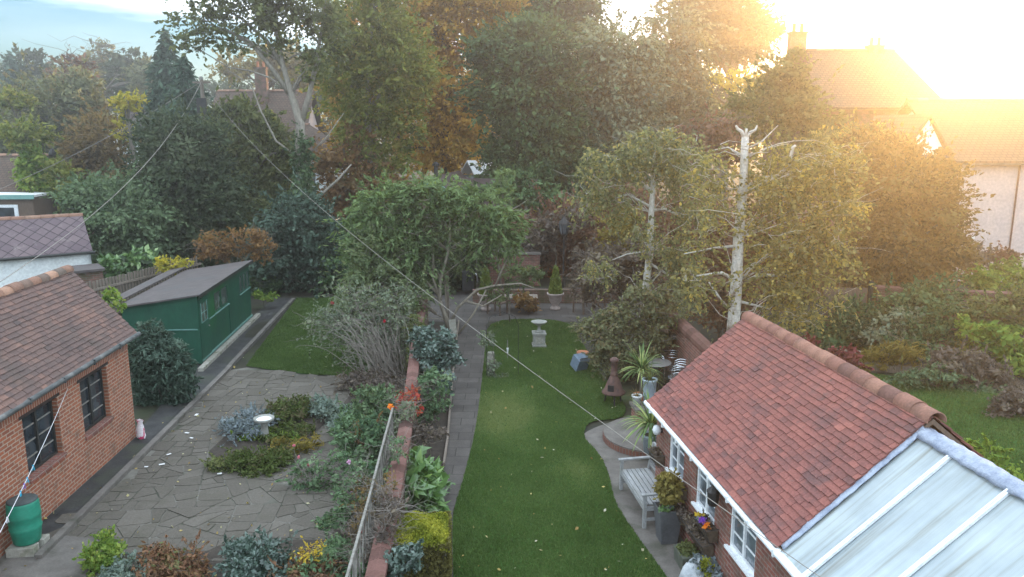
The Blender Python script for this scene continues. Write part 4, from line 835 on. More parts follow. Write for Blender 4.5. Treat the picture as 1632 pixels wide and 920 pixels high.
# big house low sun side
p = Z(1296, 140, 44); house('tall_brown_house', 'tall brown house with hipped tiled roof and chimney against the sun', (p.x, 44, 0), 0.0, 7.0, 8, 8.0, 3.3, 'brick_wall', hip=1.3, chim=[(0.2, 3.6, 12.3), (4.9, 4.0, 11.6)])
wh = house('pebbledashed_house', 'pinkish pebbledashed house with long tiled roof and brick corner at the right edge', (Z(1512, 300, 36).x, 36, 0), 0.0, 12, 8, 5.45, 2.75, 'pebbledash')
mb = MB()
for i in range(18): mb.b2((-0.012, -0.012, 0.3*i), (0.30 if i % 2 else 0.18, 0.2, 0.3*i+0.298))
mb.build('brick_quoins', MT['brick_red'], wh)
MB().b2((0.0, -0.38, 5.36), (12.3, -0.30, 5.46)).build('gutter', MT['gutter_dark'], wh)
MB().b2((1.25, -0.06, 2.0), (1.4, -0.002, 2.15)).build('vent_cover', MT['white_paint'], wh); MB().b2((3.05, -0.07, 0), (3.1, -0.02, 5.4)).build('downpipe', MT['iron'], wh)
gx = Z(1432, 240, 37.0); gb = thing('gabled_wing', 'narrow house wing with pale triangular gable above a lean-to roof', 'house wing', (gx.x, 36.6, 0))
MB().b2((-0.1, 0, 0), (2.15, 3.5, 4.55)).build('wall', MT['brick_red'], gb)
MB().extrude([(0.12, 5.76), (2.0, 5.76), (1.06, 7.35)], 'Y', 0.0, 0.15).build('gable_panel', MT['white_render'], gb)
mb = MB(); mb.extrude([(-0.3, 5.5), (1.06, 7.62), (2.4, 5.5), (2.4, 5.36), (1.06, 7.46), (-0.3, 5.36)], 'Y', -0.12, 5.5); mb.build('pitched_roof', MT['tile_far'], gb)
mb = MB(); mb.extrude([(-1.3, 5.0), (0.02, 5.72), (0.02, 5.78), (-1.3, 5.08)], 'Y', 0, 0.4); mb.build('bargeboard', MT['timber_brown'], gb)
mb = MB(); a = [(-0.6, -1.9, 4.75), (2.3, -0.9, 5.25), (2.3, 0.0, 5.72), (-0.6, 0.0, 5.72)]; mb.add(a+[(x, y, z+0.08) for x, y, z in a], [(3, 2, 1, 0), (4, 5, 6, 7), (0, 1, 5, 4), (1, 2, 6, 5), (2, 3, 7, 6), (3, 0, 4, 7)]); mb.build('lean_to_roof', MT['tile_far'], gb)
MB().b2((-0.4, -0.8, 0), (2.1, -0.01, 4.74)).build('lean_to_wall', MT['timber_brown'], gb)
f = MB(); f.b2((1.55, -0.86, 3.6), (2.0, -0.802, 4.5)); f = f.build('window', MT['white_paint'], gb); MB().b2((1.62, -0.875, 3.7), (1.93, -0.862, 4.4)).build('pane', MT['glass_grey'], f)
# summerhouse behind the willow
sp = Z(690, 290, 41); sm = thing('summerhouse', 'dark roofed summerhouse with teal bargeboards and metal flue behind the willow', 'summerhouse', (sp.x, 41, 0), -0.18)
MB().b2((-1.4, 0, 0), (1.4, 5.2, 3.2)).build('wall', MT['timber_brown'], sm)
mb = MB(); mb.extrude([(-1.75, 3.0), (0, 4.55), (1.75, 3.0), (1.75, 2.9), (0, 4.42), (-1.75, 2.9)], 'Y', -0.2, 5.6); mb.build('roof', MT['summer_roof'], sm)
mb = MB(); mb.bar((-1.78, -0.24, 2.92), (0.0, -0.24, 4.47), 0.05, 0.2); mb.bar((1.78, -0.24, 2.92), (0.0, -0.24, 4.47), 0.05, 0.2); mb.build('bargeboard', MT['teal'], sm)
MB().extrude([(-1.4, 3.2), (1.4, 3.2), (0, 4.38)], 'Y', 0.0, 0.1).build('gable', MT['timber_brown'], sm)
MB().lathe([(0.11, 0), (0.11, 0.75), (0.19, 0.76), (0.19, 0.86), (0.05, 0.95), (0, 0.95)], 12, (0.0, 0.6, 4.3)).build('flue', MT['dark_metal'], sm)
long = thing('shingled_garden_building', 'low building with purple brown shingle roof beyond the willow', 'garden building', (Z(715, 300, 43).x, 43, -0.35), -0.1)
MB().b2((0, 0, 0), (4.6, 3.4, 2.9)).build('wall', MT['timber_brown'], long); mb = MB(); mb.extrude([(-0.3, 2.9), (1.7, 4.45), (3.7, 2.9), (3.7, 3.0), (1.7, 4.57), (-0.3, 3.0)], 'X', -0.2, 4.8); mb.build('roof', MT['summer_roof'], long)
gr = thing('white_glazed_roof', 'white sloping greenhouse roof glimpsed under the trees beyond the summerhouse', 'greenhouse', (Z(757, 268, 52).x, 52, 0), 0.5)
MB().b2((0, 0, 0), (1.9, 2, 3.9)).build('wall', MT['glass_grey'], gr); mb = MB(); mb.extrude([(-0.1, 3.95), (1.0, 4.8), (2.1, 3.95), (2.1, 4.02), (1.0, 4.88), (-0.1, 4.02)], 'X', -0.1, 2.0); mb.build('roof', MT['bin_white'], gr)
# far back of the garden
bs = thing('brick_garden_store', 'low red brick garden store with pale coping behind the back patio', 'garden store', (-1.0, 35, 0))
MB().b2((0, 0, 0), (2.25, 1.6, 1.42)).build('wall', MT['brick_red'], bs); MB().b2((-0.06, -0.06, 1.42), (2.31, 1.66, 1.5)).build('coping', MT['concrete'], bs)
pw = tag(MB().b2((0, 0, 0), (6.2, 0.22, 0.55)).build('patio_wall', MT['brick_wall']), 'low brick wall along the back of the patio behind the pale urns', 'low wall'); pw.location = (-1.6, 31.4, 0)
bw1 = thing('boundary_wall', 'brick boundary wall with red coping beside the left birch', 'garden wall', (0, 0, 0))
a, b = Vector((4.6, 24.5, 0)), Vector((5.1, 14.6, 0)); mb = MB(); mb.bar(a+Vector((0, 0, 0.8)), b+Vector((0, 0, 0.8)), 0.22, 1.6); mb.build('brickwork', MT['brick_red'], bw1)
cp = MB(); L = (b-a).length; d = (b-a).normalized(); k = int(L/0.45)
for i in range(k): p = a+d*(L*i/k); q = a+d*(L*(i+1)/k-0.01); cp.tube([p+Vector((0, 0, 1.6)), q+Vector((0, 0, 1.6))], 0.17, 10, random.uniform(0.2, 0.9))
cp.build('coping', MT['coping'], bw1)
pg = thing('pergola', 'brown timber pergola posts beside the brick boundary wall', 'pergola', (4.1, 21.6, 0))
for x, y in ((0.15, 0), (-1.1, 0.2)): MB().b2((x-0.045, y-0.045, 0), (x+0.045, y+0.045, 1.9)).build('post', MT['timber_brown'], pg)
MB().bar((-0.35, 0.05, 1.5), (0.2, -0.5, 1.5), 0.04, 0.09).build('rail', MT['timber_brown'], pg)
rw = thing('far_brick_wall', 'pinkish brick wall running across the right hand garden', 'garden wall', (12.1, 25.6, 0), -0.28)
MB().b2((0, 0, 0), (9, 0.25, 1.75)).build('brickwork', MT['brick_wall'], rw); MB().b2((-0.05, -0.06, 1.75), (9, 0.31, 1.85)).build('coping', MT['coping'], rw)
gt = thing('garden_gate', 'brown boarded garden gate with dark post beside the far brick wall', 'gate', (11.3, 25.9, 0), -0.05)
mb = MB()
for i in range(9): mb.b2((-0.85+0.16*i, 0, 0.08), (-0.70+0.16*i, 0.03, 1.75))
mb.build('boards', MT['timber_brown'], gt); MB().b2((0.62, -0.06, 0), (0.74, 0.06, 2.0)).build('post', MT['dark_metal'], gt); MB().b2((-0.85, 0.032, 0.4), (0.6, 0.06, 0.5)).build('rail', MT['timber_brown'], gt)
rs = thing('raised_bed', 'low weathered sleeper edging before the shrubs on the right lawn', 'bed edging', (9.6, 22.6, 0), -0.35)
MB().b2((0, 0, 0), (2.4, 0.2, 0.22)).build('sleeper', MT['timber'], rs, bevel=0.01); MB().b2((0.1, 0.45, 0), (2.2, 0.65, 0.42)).build('sleeper', MT['timber'], rs, bevel=0.01)

# ---------------------------------------------------------------- pole, wires, clothes line
P0 = Z(321, 130, 45)
po = thing('telegraph_pole', 'brown telegraph pole with a pale cap above the dark shrubs', 'telegraph pole', (P0.x, 45, 0))
MB().tube([(0, 0, 0), (0, 0, P0.z+0.1)], [0.15, 0.10], 10).build('shaft', MT['timber'], po); MB().lathe([(0.11, 0), (0.11, 0.14), (0.04, 0.2), (0, 0.2)], 10, (0, 0, P0.z+0.08)).build('cap', MT['stone_pale'], po)
MB().b2((-0.28, -0.22, P0.z-1.9), (0.25, -0.1, P0.z-0.9)).build('junction_box', MT['dark_metal'], po); MB().b2((-0.5, -0.05, P0.z-0.1), (0.5, 0.05, P0.z)).build('cross_arm', MT['timber'], po)
def cable(name, label, A, B, sag, r, mat='wire', cat='cable', grow=1.0, n=40):
    A, B = Vector(A), Vector(B); pts = [A.lerp(B, t)-Vector((0, 0, sag*4*t*(1-t))) for t in np.linspace(0, 1, n)]
    return tag(MB().tube(pts, [r*(grow+(1-grow)*i/(n-1)) for i in range(n)], 6).build(name, MT[mat], smooth=True), label, cat)
top = Vector((P0.x, 45, P0.z))
cable('overhead_cable', 'thick pale cable sagging from the pole over the slate outbuilding', top, Z(-70, 494, 13), 1.0, 0.008, grow=1.9)
cable('overhead_cable', 'thin pale cable from the pole to the flat roofed extension', top, Z(-40, 318, 40), 0.35, 0.018)
cable('overhead_cable', 'thin dark cable from the pole across the lawn to the plastic roof', top, Z(1400, 985, 5.2), 0.9, 0.0036, 'wire', grow=2.0)
LA = Vector((-8.56, 14.55, 2.08)); LB = Z(-60, 960, 8.2)
cable('clothes_line', 'white clothes line with coloured pegs fixed to the outbuilding wall', LA, LB, 0.10, 0.005, 'rope', 'clothes line')
for i, (t, m_) in enumerate([(0.46, 'peg_blue'), (0.52, 'peg_blue'), (0.55, 'peg_violet'), (0.585, 'peg_blue'), (0.70, 'rope'), (0.815, 'peg_violet'), (0.885, 'peg_blue')]):
    q = LA.lerp(LB, t)-Vector((0, 0, 0.1*4*t*(1-t)))
    lab = ['turquoise peg nearest the window on the clothes line', 'turquoise peg just above the violet peg on the clothes line', 'violet peg in the middle cluster on the clothes line', 'turquoise peg just below the middle violet peg', 'white peg alone on the clothes line', 'violet peg on the line above the green water butt', 'turquoise peg lowest on the clothes line by the butt'][i]
    pe = thing('clothes_peg', lab, 'clothes peg', q, random.uniform(0, 3), 'pegs on the clothes line')
    for s in (-1, 1): MB().bar((s*0.003, 0, 0.02), (s*0.014, 0, -0.065), 0.014, 0.009).build('prong', MT[m_], pe)

# ---------------------------------------------------------------- garden objects
b = thing('water_butt', 'green plastic water butt with dark lid beside the brick outbuilding', 'water butt', (-8.16, 12.2, 0)); b.scale = (0.88, 0.88, 0.92)
MB().lathe([(0.22, 0.2), (0.235, 0.22), (0.27, 0.45), (0.272, 0.46), (0.285, 0.5), (0.272, 0.52), (0.285, 0.70), (0.295, 0.72), (0.285, 0.75), (0.275, 0.95), (0.26, 1.0), (0.245, 1.01)], 32).build('barrel', MT['butt_green'], b, True)
MB().lathe([(0.0, 1.04), (0.22, 1.035), (0.262, 1.015), (0.262, 1.0)], 32).build('lid', MT['butt_lid'], b, True)
mb = MB(); mb.box((0.0, -0.17, 0.095), (0.5, 0.24, 0.19), 0.1); mb.box((0.02, 0.15, 0.095), (0.5, 0.24, 0.19), 0.1); mb.build('block_stand', MT['stone'], b, bevel=0.012)
bg_ = thing('plastic_bag', 'pink and white plastic bag at the foot of the brick corner', 'bag', (-8.52, 17.12, 0))
mb = MB(); vs = []
for i in range(7):
    for j in range(10):
        q = 2*math.pi*j/10; r = (0.085, 0.1, 0.095, 0.085, 0.07, 0.06, 0.075)[i]*(1+random.gauss(0, 0.15)); vs.append((r*math.cos(q), 0.7*r*math.sin(q), 0.075*i+random.gauss(0, 0.006)))
mb.add(vs, [(i*10+j, i*10+(j+1) % 10, (i+1)*10+(j+1) % 10, (i+1)*10+j) for i in range(6) for j in range(10)]); mb.build('bag_body', MT['bag'], bg_, True)
bb = thing('bird_bath', 'pale stone bird bath among the heathers on the paved patio', 'bird bath', (-5.65, 17.05, 0))
MB().lathe([(0.13, 0), (0.13, 0.05), (0.09, 0.09), (0.075, 0.36), (0.1, 0.42)], 16).build('pedestal', MT['stone_pale'], bb, True)
MB().lathe([(0.1, 0.42), (0.22, 0.47), (0.235, 0.53), (0.215, 0.535), (0.15, 0.49), (0, 0.48)], 24).build('bowl', MT['stone_pale'], bb, True)
MB().lathe([(0.0, 0.503), (0.165, 0.503)], 20).build('water', MT['bin_white'], bb)  # white colour stands in for the sky reflected in the water
k = 0
for u, v in ((313, 661), (298, 690), (305, 698), (269, 724), (233, 744), (258, 740), (350, 755)):
    q = G(u, v, 0.03); o = tag(MB().box((0, 0, 0), (random.uniform(.06, .12), random.uniform(.04, .07), 0.006), random.uniform(0, 3)).build('paper_scrap', MT['slip']), 'small white scrap lying on the crazy paving', 'paper scrap', 'white scraps on the patio'); o.location = q
pd = thing('stone_urn_pedestal', 'square carved stone pedestal with a shallow bowl on the lawn', 'garden ornament', (0.88, 24.95, 0), 0.06); pd.scale = (0.86, 0.86, 0.86)
mb = MB(); mb.box((0, 0, 0.05), (0.52, 0.52, 0.10)); mb.box((0, 0, 0.29), (0.44, 0.44, 0.376)); mb.box((0, 0, 0.52), (0.52, 0.52, 0.08)); mb.build('pedestal', MT['stone_pale'], pd, bevel=0.012)
MB().lathe([(0.18, -0.236), (0.13, -0.22), (0.11, -0.22)], 20, (0, 0, 0)).v
mb = MB()
for k_ in range(4):
    a = k_*math.pi/2; c, s = math.cos(a), math.sin(a); mb.box((0.222*c, 0.222*s, 0.29), (0.012 if abs(c) > .5 else 0.26, 0.26 if abs(c) > .5 else 0.012, 0.24))
mb.build('carved_panel', MT['stone'], pd)
MB().lathe([(0.16, 0.562), (0.15, 0.60), (0.06, 0.64), (0.05, 0.78), (0.09, 0.82), (0.27, 0.92), (0.31, 0.97), (0.28, 0.975), (0.1, 0.90), (0, 0.89)], 24).build('bowl', MT['stone_pale'], pd, True)
def urn(loc, label):
    u = thing('urn_planter', label, 'urn', loc, 0, 'stone urns with clipped conifers')
    MB().lathe([(0.2, 0), (0.2, 0.08), (0.12, 0.13), (0.14, 0.2), (0.24, 0.36), (0.27, 0.55), (0.33, 0.6), (0.34, 0.66), (0.28, 0.66), (0.26, 0.6), (0, 0.6)], 24).build('urn', MT['urn'], u, True)
    n = 2600; f = 1-np.sqrt(rng.uniform(0, 1, n)); ph = rng.uniform(0, 6.28, n); r = (0.24*(1-f)**0.8+0.03)*rng.uniform(0.7, 1.05, n)
    Pq = np.stack([r*np.cos(ph), r*np.sin(ph), 0.62+f*1.15], 1); ax = np.stack([0.3*np.cos(ph), 0.3*np.sin(ph), np.ones(n)], 1)
    quads('clipped_conifer', leafquads(Pq, np.full(n, 0.07), 2.0, 0.2, 0, ax), LF['thuja'], u, np.clip(0.5+0.2*rng.normal(size=n), 0, 1)); return u
urn((1.70, 30.3, 0), 'pale urn with conical conifer at the right of the back patio'); urn((-1.02, 30.2, 0), 'pale urn with conical conifer half hidden by the willow branches')
ln = thing('lantern_post', 'black carriage lantern on a post in the dark shrubs behind the patio', 'lantern', (Z(899, 362, 34.6).x, 34.6, 0)); lz = Z(899, 375, 34.6).z
MB().tube([(0, 0, 0), (0, 0, lz)], 0.045, 8).build('post', MT['dark_metal'], ln)
mb = MB(); mb.lathe([(0.10, lz), (0.16, lz+0.05), (0.16, lz+0.07)], 6); mb.lathe([(0.27, lz+0.5), (0.22, lz+0.58), (0.1, lz+0.72), (0.04, lz+0.8), (0, lz+0.84)], 6)
for j in range(6): q = 2*math.pi*j/6; mb.bar((0.16*math.cos(q), 0.16*math.sin(q), lz+0.06), (0.25*math.cos(q), 0.25*math.sin(q), lz+0.51), 0.025)
mb.build('cage', MT['dark_metal'], ln); MB().lathe([(0.145, lz+0.07), (0.235, lz+0.5)], 6).build('glass', MT['glass_grey'], ln); MB().lathe([(0.03, lz+0.08), (0.05, lz+0.2), (0.02, lz+0.32), (0, lz+0.32)], 8).build('bulb', MT['white_paint'], ln)
tf = thing('tube_frame', 'bent pale metal tube frame in the dark corner left of the brick store', 'tube frame', (-2.1, 33.2, 0))
c0 = Z(742, 428, 33.2)-Vector((-2.1, 33.2, 0)); c1 = Z(760, 438, 33.2)-Vector((-2.1, 33.2, 0)); MB().tube([(c0.x-0.05, 0, c0.z-0.5), (c0.x, 0, c0.z-0.04), (c0.x+.08, 0, c0.z), (c1.x-0.05, 0, c1.z+0.04), (c1.x, 0, c1.z-0.05), (c1.x+0.02, 0, c1.z-0.35)], 0.035, 8).build('arched_tube', MT['chrome'], tf, True)
MB().box((c0.x+0.1, 0.05, 0.6), (0.5, 0.45, 0.9)).build('dark_cover', MT['dark_metal'], tf, bevel=0.06); MB().tube([(c1.x, 0, 0), (c1.x, 0, c1.z+1.0)], 0.012, 6).build('thin_pole', MT['trellis'], tf)
def slat_chair(loc, rz, label):
    c = thing('garden_chair', label, 'garden chair', loc, rz, 'dark slatted chairs on the back patio')
    mb = MB(); mb2 = MB()
    for i in range(6): mb.b2((-0.27, -0.27+0.09*i, 0.42), (0.27, -0.2+0.09*i, 0.445)); mb2.bar((-0.26+0.09*i, 0.28, 0.45), (-0.26+0.09*i, 0.42, 0.95), 0.05, 0.02)
    mb.build('seat', MT['timber_brown'], c); mb2.bar((-0.3, 0.42, 0.97), (0.3, 0.42, 0.97), 0.05, 0.07); mb2.build('backrest', MT['timber_brown'], c)
    for x in (-0.28, 0.28):
        for y in (-0.25, 0.28): MB().b2((x-0.025, y-0.025, 0), (x+0.025, y+0.025, 0.62)).build('leg', MT['timber_brown'], c)
        MB().b2((x-0.035, -0.3, 0.62), (x+0.035, 0.32, 0.65)).build('arm', MT['timber_brown'], c)
    return c
c = slat_chair((-0.55, 29.6, 0), 2.6, 'dark slatted garden chair on the patio nearest the left urn')
copytree(c, (2.75, 29.8, 0), -2.4, 'dark slatted garden chair on the patio right of the right urn'); copytree(c, (3.3, 30.6, 0), -1.2, 'dark slatted garden chair furthest right on the back patio')
gt_ = thing('patio_table', 'low dark slatted table between the two pale urns', 'table', (0.35, 30.3, 0))
mb = MB()
for i in range(8): mb.b2((-0.65, -0.4+0.1*i, 0.5), (0.65, -0.31+0.1*i, 0.53))
mb.build('top', MT['timber'], gt_)
for x in (-0.55, 0.55):
    for y in (-0.3, 0.3): MB().b2((x-0.03, y-0.03, 0), (x+0.03, y+0.03, 0.498)).build('leg', MT['timber_brown'], gt_)
ap = thing('timber_arch', 'weathered timber post with a short crossbar beside the willow stems', 'arch post', tuple(Z(714, 540, 27.2)[:2])+(0,))
MB().b2((-0.06, -0.06, 0), (0.06, 0.06, 3.0)).build('post', MT['timber'], ap); MB().b2((-0.55, -0.03, 2.82), (0.06, 0.03, 2.9)).build('crossbar', MT['trellis'], ap); MB().b2((0.0, -0.095, 2.35), (0.09, -0.062, 2.98)).build('pale_batten', MT['trellis'], ap); MB().tube([(-0.4, -0.1, 2.55), (0.6, -0.1, 2.53)], 0.014, 6).build('wire_rod', MT['trellis'], ap)
sl_ = tag(MB().box((0, 0, 0.26), (0.26, 0.05, 0.56), 0.5, -0.25).build('leaning_slab', MT['stone']), 'grey paving slab leaning beside the willow stems', 'slab'); sl_.location = tuple(Z(722, 552, 26.4)[:2])+(0,)
ra = thing('metal_arch', 'thin dark metal plant arch at the edge of the lawn and path', 'plant arch', (-0.72, 21.7, 0))
for x, y in ((0, 0), (0.9, 0.15)): MB().tube([(x, y, 0), (x, y, 1.5)], 0.008, 6).build('upright', MT['dark_metal'], ra)
MB().tube([(0, 0, 1.5), (0.1, 0.02, 1.75), (0.45, 0.07, 1.9), (0.8, 0.13, 1.75), (0.9, 0.15, 1.5)], 0.008, 6).build('hoop', MT['dark_metal'], ra)
sn = thing('stone_pillar', 'short weathered stone pillar at the path edge under the metal arch', 'pillar', (-0.62, 21.9, 0)); sn.scale = (0.85, 0.85, 0.9)
mb = MB()
for i in range(6): mb.box((random.gauss(0, .008), 0, 0.065+0.125*i), (0.22, 0.22, 0.118), random.gauss(0, .08))
mb.build('stacked_stones', MT['stone'], sn, bevel=0.015)
plant('pillar_climber', 'thin green climber on the short stone pillar', 'climber', 21.75, [(785, 585, 10, 20), (775, 540, 14, 14), (800, 600, 14, 6)], 'greygreen', cover=1.6, leaf=0.05, twigs=20, limbs=8)
rd = thing('rain_gauge', 'thin pale upright rod standing on the lawn', 'rod', tuple(G(809, 573))); MB().tube([(0, 0, 0), (0, 0, 0.62)], 0.012, 6).build('rod', MT['trellis'], rd); MB().lathe([(0.02, 0.2), (0.035, 0.36), (0.03, 0.37)], 8).build('cup', MT['white_pot'], rd)
bx = thing('blue_box', 'small slate blue box tipped on the lawn edge beside the climber', 'box', (2.0, 22.3, 0.0), 0.55)
MB().box((0, 0, 0.26), (0.40, 0.34, 0.40), 0, 0.45).build('box', MT['blue_box'], bx, bevel=0.01); MB().box((0.0, -0.165, 0.30), (0.34, 0.012, 0.36), 0, 0.45).build('lid', MT['lead'], bx)
op = thing('terracotta_pot', 'orange terracotta pot behind the small blue box', 'pot', (2.12, 22.85, 0)); MB().lathe([(0.1, 0), (0.15, 0.34), (0.18, 0.35), (0.18, 0.42), (0.15, 0.42), (0, 0.36)], 20).build('pot', MT['terracotta'], op, True); MB().lathe([(0, 0.385), (0.14, 0.385)], 14).build('compost', MT['soil'], op)
ch = thing('chiminea', 'rusty cast iron chiminea standing at the right edge of the lawn', 'chiminea', (2.62, 19.45, 0))
MB().lathe([(0.30, 0.30), (0.31, 0.33), (0.24, 0.40), (0.20, 0.52), (0.13, 0.68), (0.095, 0.76), (0.09, 0.78), (0.105, 0.79), (0.085, 0.82), (0.08, 1.12), (0.11, 1.14), (0.12, 1.2), (0.06, 1.24), (0.0, 1.25)], 24).build('body', MT['iron'], ch, True)
MB().lathe([(0.0, 0.285), (0.3, 0.298)], 24).build('base_plate', MT['iron'], ch)
for a in (0.5, 2.6, 4.7): MB().tube([(0.2*math.cos(a), 0.2*math.sin(a), 0.29), (0.25*math.cos(a), 0.25*math.sin(a), 0)], 0.022, 6).build('leg', MT['dark_metal'], ch)
MB().box((-0.1, -0.2, 0.48), (0.16, 0.04, 0.16), -0.4).build('fire_door', MT['dark_metal'], ch)
pl = thing('brick_plinth', 'small brick plinth with stone slab carrying the tall blue pot', 'plinth', (3.2, 17.95, 0), 0.13)
MB().box((0, 0, 0.22), (0.56, 0.5, 0.44)).build('brickwork', MT['brick_red'], pl); MB().box((0, 0, 0.475), (0.66, 0.6, 0.066)).build('slab', MT['concrete'], pl, bevel=0.008)
def potted(name, label, cat, loc, prof, mat, rim=None):
    p = thing(name, label, cat, loc); MB().lathe(prof, 24).build('pot', MT[mat], p, True); r, z = prof[-2]; MB().lathe([(0, z-0.03), (r*0.96, z-0.03)], 16).build('compost', MT['soil'], p); return p
def spikes(par, c, n, L, w=0.03, pal='spiky', up=0.6, name='spiky_leaves'):
    Q = []; T = []
    for i in range(n):
        a = random.uniform(0, 6.28); e = random.uniform(0.05, 1.35); l = L*random.uniform(0.6, 1.1); d = Vector((math.cos(a)*math.cos(e), math.sin(a)*math.cos(e), math.sin(e))); s = Vector((-math.sin(a), math.cos(a), 0)); p = Vector(c); t = random.random(); ww = w
        for k in range(5):
            q = p+d*(l/5); w2 = w*(1.0, 1.0, 0.85, 0.6, 0.08)[k]; Q.append([p-s*ww, p+s*ww, q+s*w2, q-s*w2]); T.append(t); p = q; ww = w2; d = (d+Vector((0, 0, -0.16-0.12*(1.3-e)))).normalized()
    return quads(name, np.array([[tuple(v) for v in f] for f in Q]), LF[pal], par, np.array(T))
tb = potted('tall_pot', 'tall pale blue cylindrical pot of grasses on the brick plinth', 'plant pot', (3.28, 18.0, 0.508), [(0.13, 0), (0.135, 0.02), (0.165, 0.58), (0.18, 0.6), (0.18, 0.64), (0.16, 0.64), (0.15, 0.6)], 'blue_pot')
spikes(tb, (0, 0, 0.6), 70, 0.55, 0.008, 'olive', name='grass_tuft')
wp_ = potted('white_pot', 'small white pot of leaning stems beside the tall blue pot', 'plant pot', (2.98, 17.95, 0.508), [(0.08, 0), (0.115, 0.2), (0.13, 0.21), (0.13, 0.25), (0.11, 0.25), (0.1, 0.22)], 'white_pot'); spikes(wp_, (0, 0, 0.2), 26, 0.34, 0.008, 'goldbrown', name='stems')
cd = potted('cordyline', 'yellow green cordyline in a pale blue pot at the annexe corner', 'potted plant', (2.96, 15.95, 0.16), [(0.13, 0), (0.17, 0.36), (0.19, 0.37), (0.19, 0.42), (0.16, 0.42), (0.15, 0.38)], 'blue_pot'); MB().tube([(0, 0, 0.36), (0, 0, 0.62)], 0.035, 8).build('stem', MT['bark'], cd); spikes(cd, (0, 0, 0.62), 95, 0.85, 0.022)
cd2 = potted('cordyline', 'second cordyline standing behind the tall blue pot', 'potted plant', (3.25, 19.0, 0), [(0.15, 0), (0.19, 0.36), (0.2, 0.42), (0.17, 0.42), (0.15, 0.38)], 'terracotta'); MB().tube([(0, 0, 0.36), (0, 0, 1.05)], 0.04, 8).build('stem', MT['bark'], cd2); spikes(cd2, (0, 0, 1.05), 90, 0.75, 0.02)
gtb = thing('round_table', 'round frosted glass garden table near the tubular chairs', 'table', (3.9, 20.8, 0)); MB().lathe([(0, 0.70), (0.44, 0.70), (0.46, 0.712), (0.44, 0.725), (0, 0.725)], 32).build('glass_top', MT['frosted'], gtb); 
for a in (0.3, 1.87, 3.44, 5.01): MB().tube([(0.3*math.cos(a), 0.3*math.sin(a), 0.70), (0.14*math.cos(a), 0.14*math.sin(a), 0.4), (0.34*math.cos(a), 0.34*math.sin(a), 0)], 0.016, 6).build('leg', MT['dark_metal'], gtb)
def tubechair(loc, rz, label):
    c = thing('tub_chair', label, 'garden chair', loc, rz, 'shiny metal tube chairs by the round table')
    mb = MB()
    for i, z in enumerate((0.86, 0.80, 0.74, 0.66)): mb.tube([((0.29+0.01*(3-i))*math.cos(a), (0.29+0.01*(3-i))*math.sin(a), z-0.13*max(0, -math.sin(a))) for a in np.linspace(-0.45, math.pi+0.45, 18)], 0.013, 6)
    mb.build('curved_back', MT['chrome'], c, True); mb = MB(); mb.tube([(0.26*math.cos(a), 0.26*math.sin(a), 0.44) for a in np.linspace(0, 2*math.pi, 20)], 0.014, 6)
    for i in range(6): x = -0.21+0.085*i; y = math.sqrt(max(0.001, 0.26**2-x*x)); mb.bar((x, -y, 0.445), (x, y, 0.445), 0.05, 0.01)
    mb.build('slatted_seat', MT['chrome'], c)
    for a in (-0.45, math.pi+0.45, 0.9, math.pi-0.9): MB().tube([(0.30*math.cos(a), 0.30*math.sin(a), 0.78), (0.28*math.cos(a), 0.28*math.sin(a), 0.44), (0.27*math.cos(a), 0.27*math.sin(a), 0)], 0.013, 6).build('leg', MT['chrome'], c)
    return c
tc1 = tubechair((4.45, 20.3, 0), -1.9, 'front shiny tube metal chair above the tiled roof edge'); copytree(tc1, (4.42, 21.15, 0), 0.3, 'rear shiny tube metal chair beyond the round table')
# bench
bn = thing('garden_bench', 'silvered slatted wooden bench against the annexe wall', 'bench', (2.75, 13.80, 0), RZ)
# local: back along +X side, length along Y (-0.72 .. 0.72), front towards -X
LB_ = 0.74
for i in range(6): MB().b2((-0.50+0.088*i, -LB_, 0.42), (-0.428+0.088*i, LB_, 0.442)).build('seat_slat', MT['bench'], bn)
mb = MB(); mb.b2((-0.52, -LB_, 0.33), (-0.495, LB_, 0.415)); mb.b2((0.03, -LB_, 0.33), (0.055, LB_, 0.415)); mb.build('seat_rail', MT['bench'], bn)
bk = MB(); bk.bar((0.135, -LB_-0.03, 0.93), (0.135, LB_+0.03, 0.93), 0.035, 0.09); bk.bar((0.07, -LB_, 0.54), (0.07, LB_, 0.54), 0.03, 0.06); bk = bk.build('backrest', MT['bench'], bn, bevel=0.006)
mb = MB()
for i in range(19): y = -LB_+0.06+(2*LB_-0.12)*i/18; mb.bar((0.07, y, 0.56), (0.13, y, 0.90), 0.012, 0.045)
mb.build('back_slats', MT['bench'], bk)
for y in (-LB_-0.03, LB_+0.03):
    MB().b2((-0.53, y-0.03, 0), (-0.47, y+0.03, 0.62)).build('leg', MT['bench'], bn); m_ = MB(); m_.bar((0.06, y, 0), (0.06, y, 0.45), 0.06, 0.06); m_.bar((0.06, y, 0.45), (0.14, y, 0.95), 0.06, 0.06); m_.build('leg', MT['bench'], bn)
    MB().bar((-0.57, y, 0.635), (0.09, y, 0.655), 0.075, 0.035).build('armrest', MT['bench'], bn, bevel=0.008); MB().b2((-0.47, y-0.015, 0.33), (0.03, y+0.015, 0.41)).build('side_rail', MT['bench'], bn); MB().b2((-0.47, y-0.015, 0.14), (0.03, y+0.015, 0.19)).build('stretcher', MT['bench'], bn)
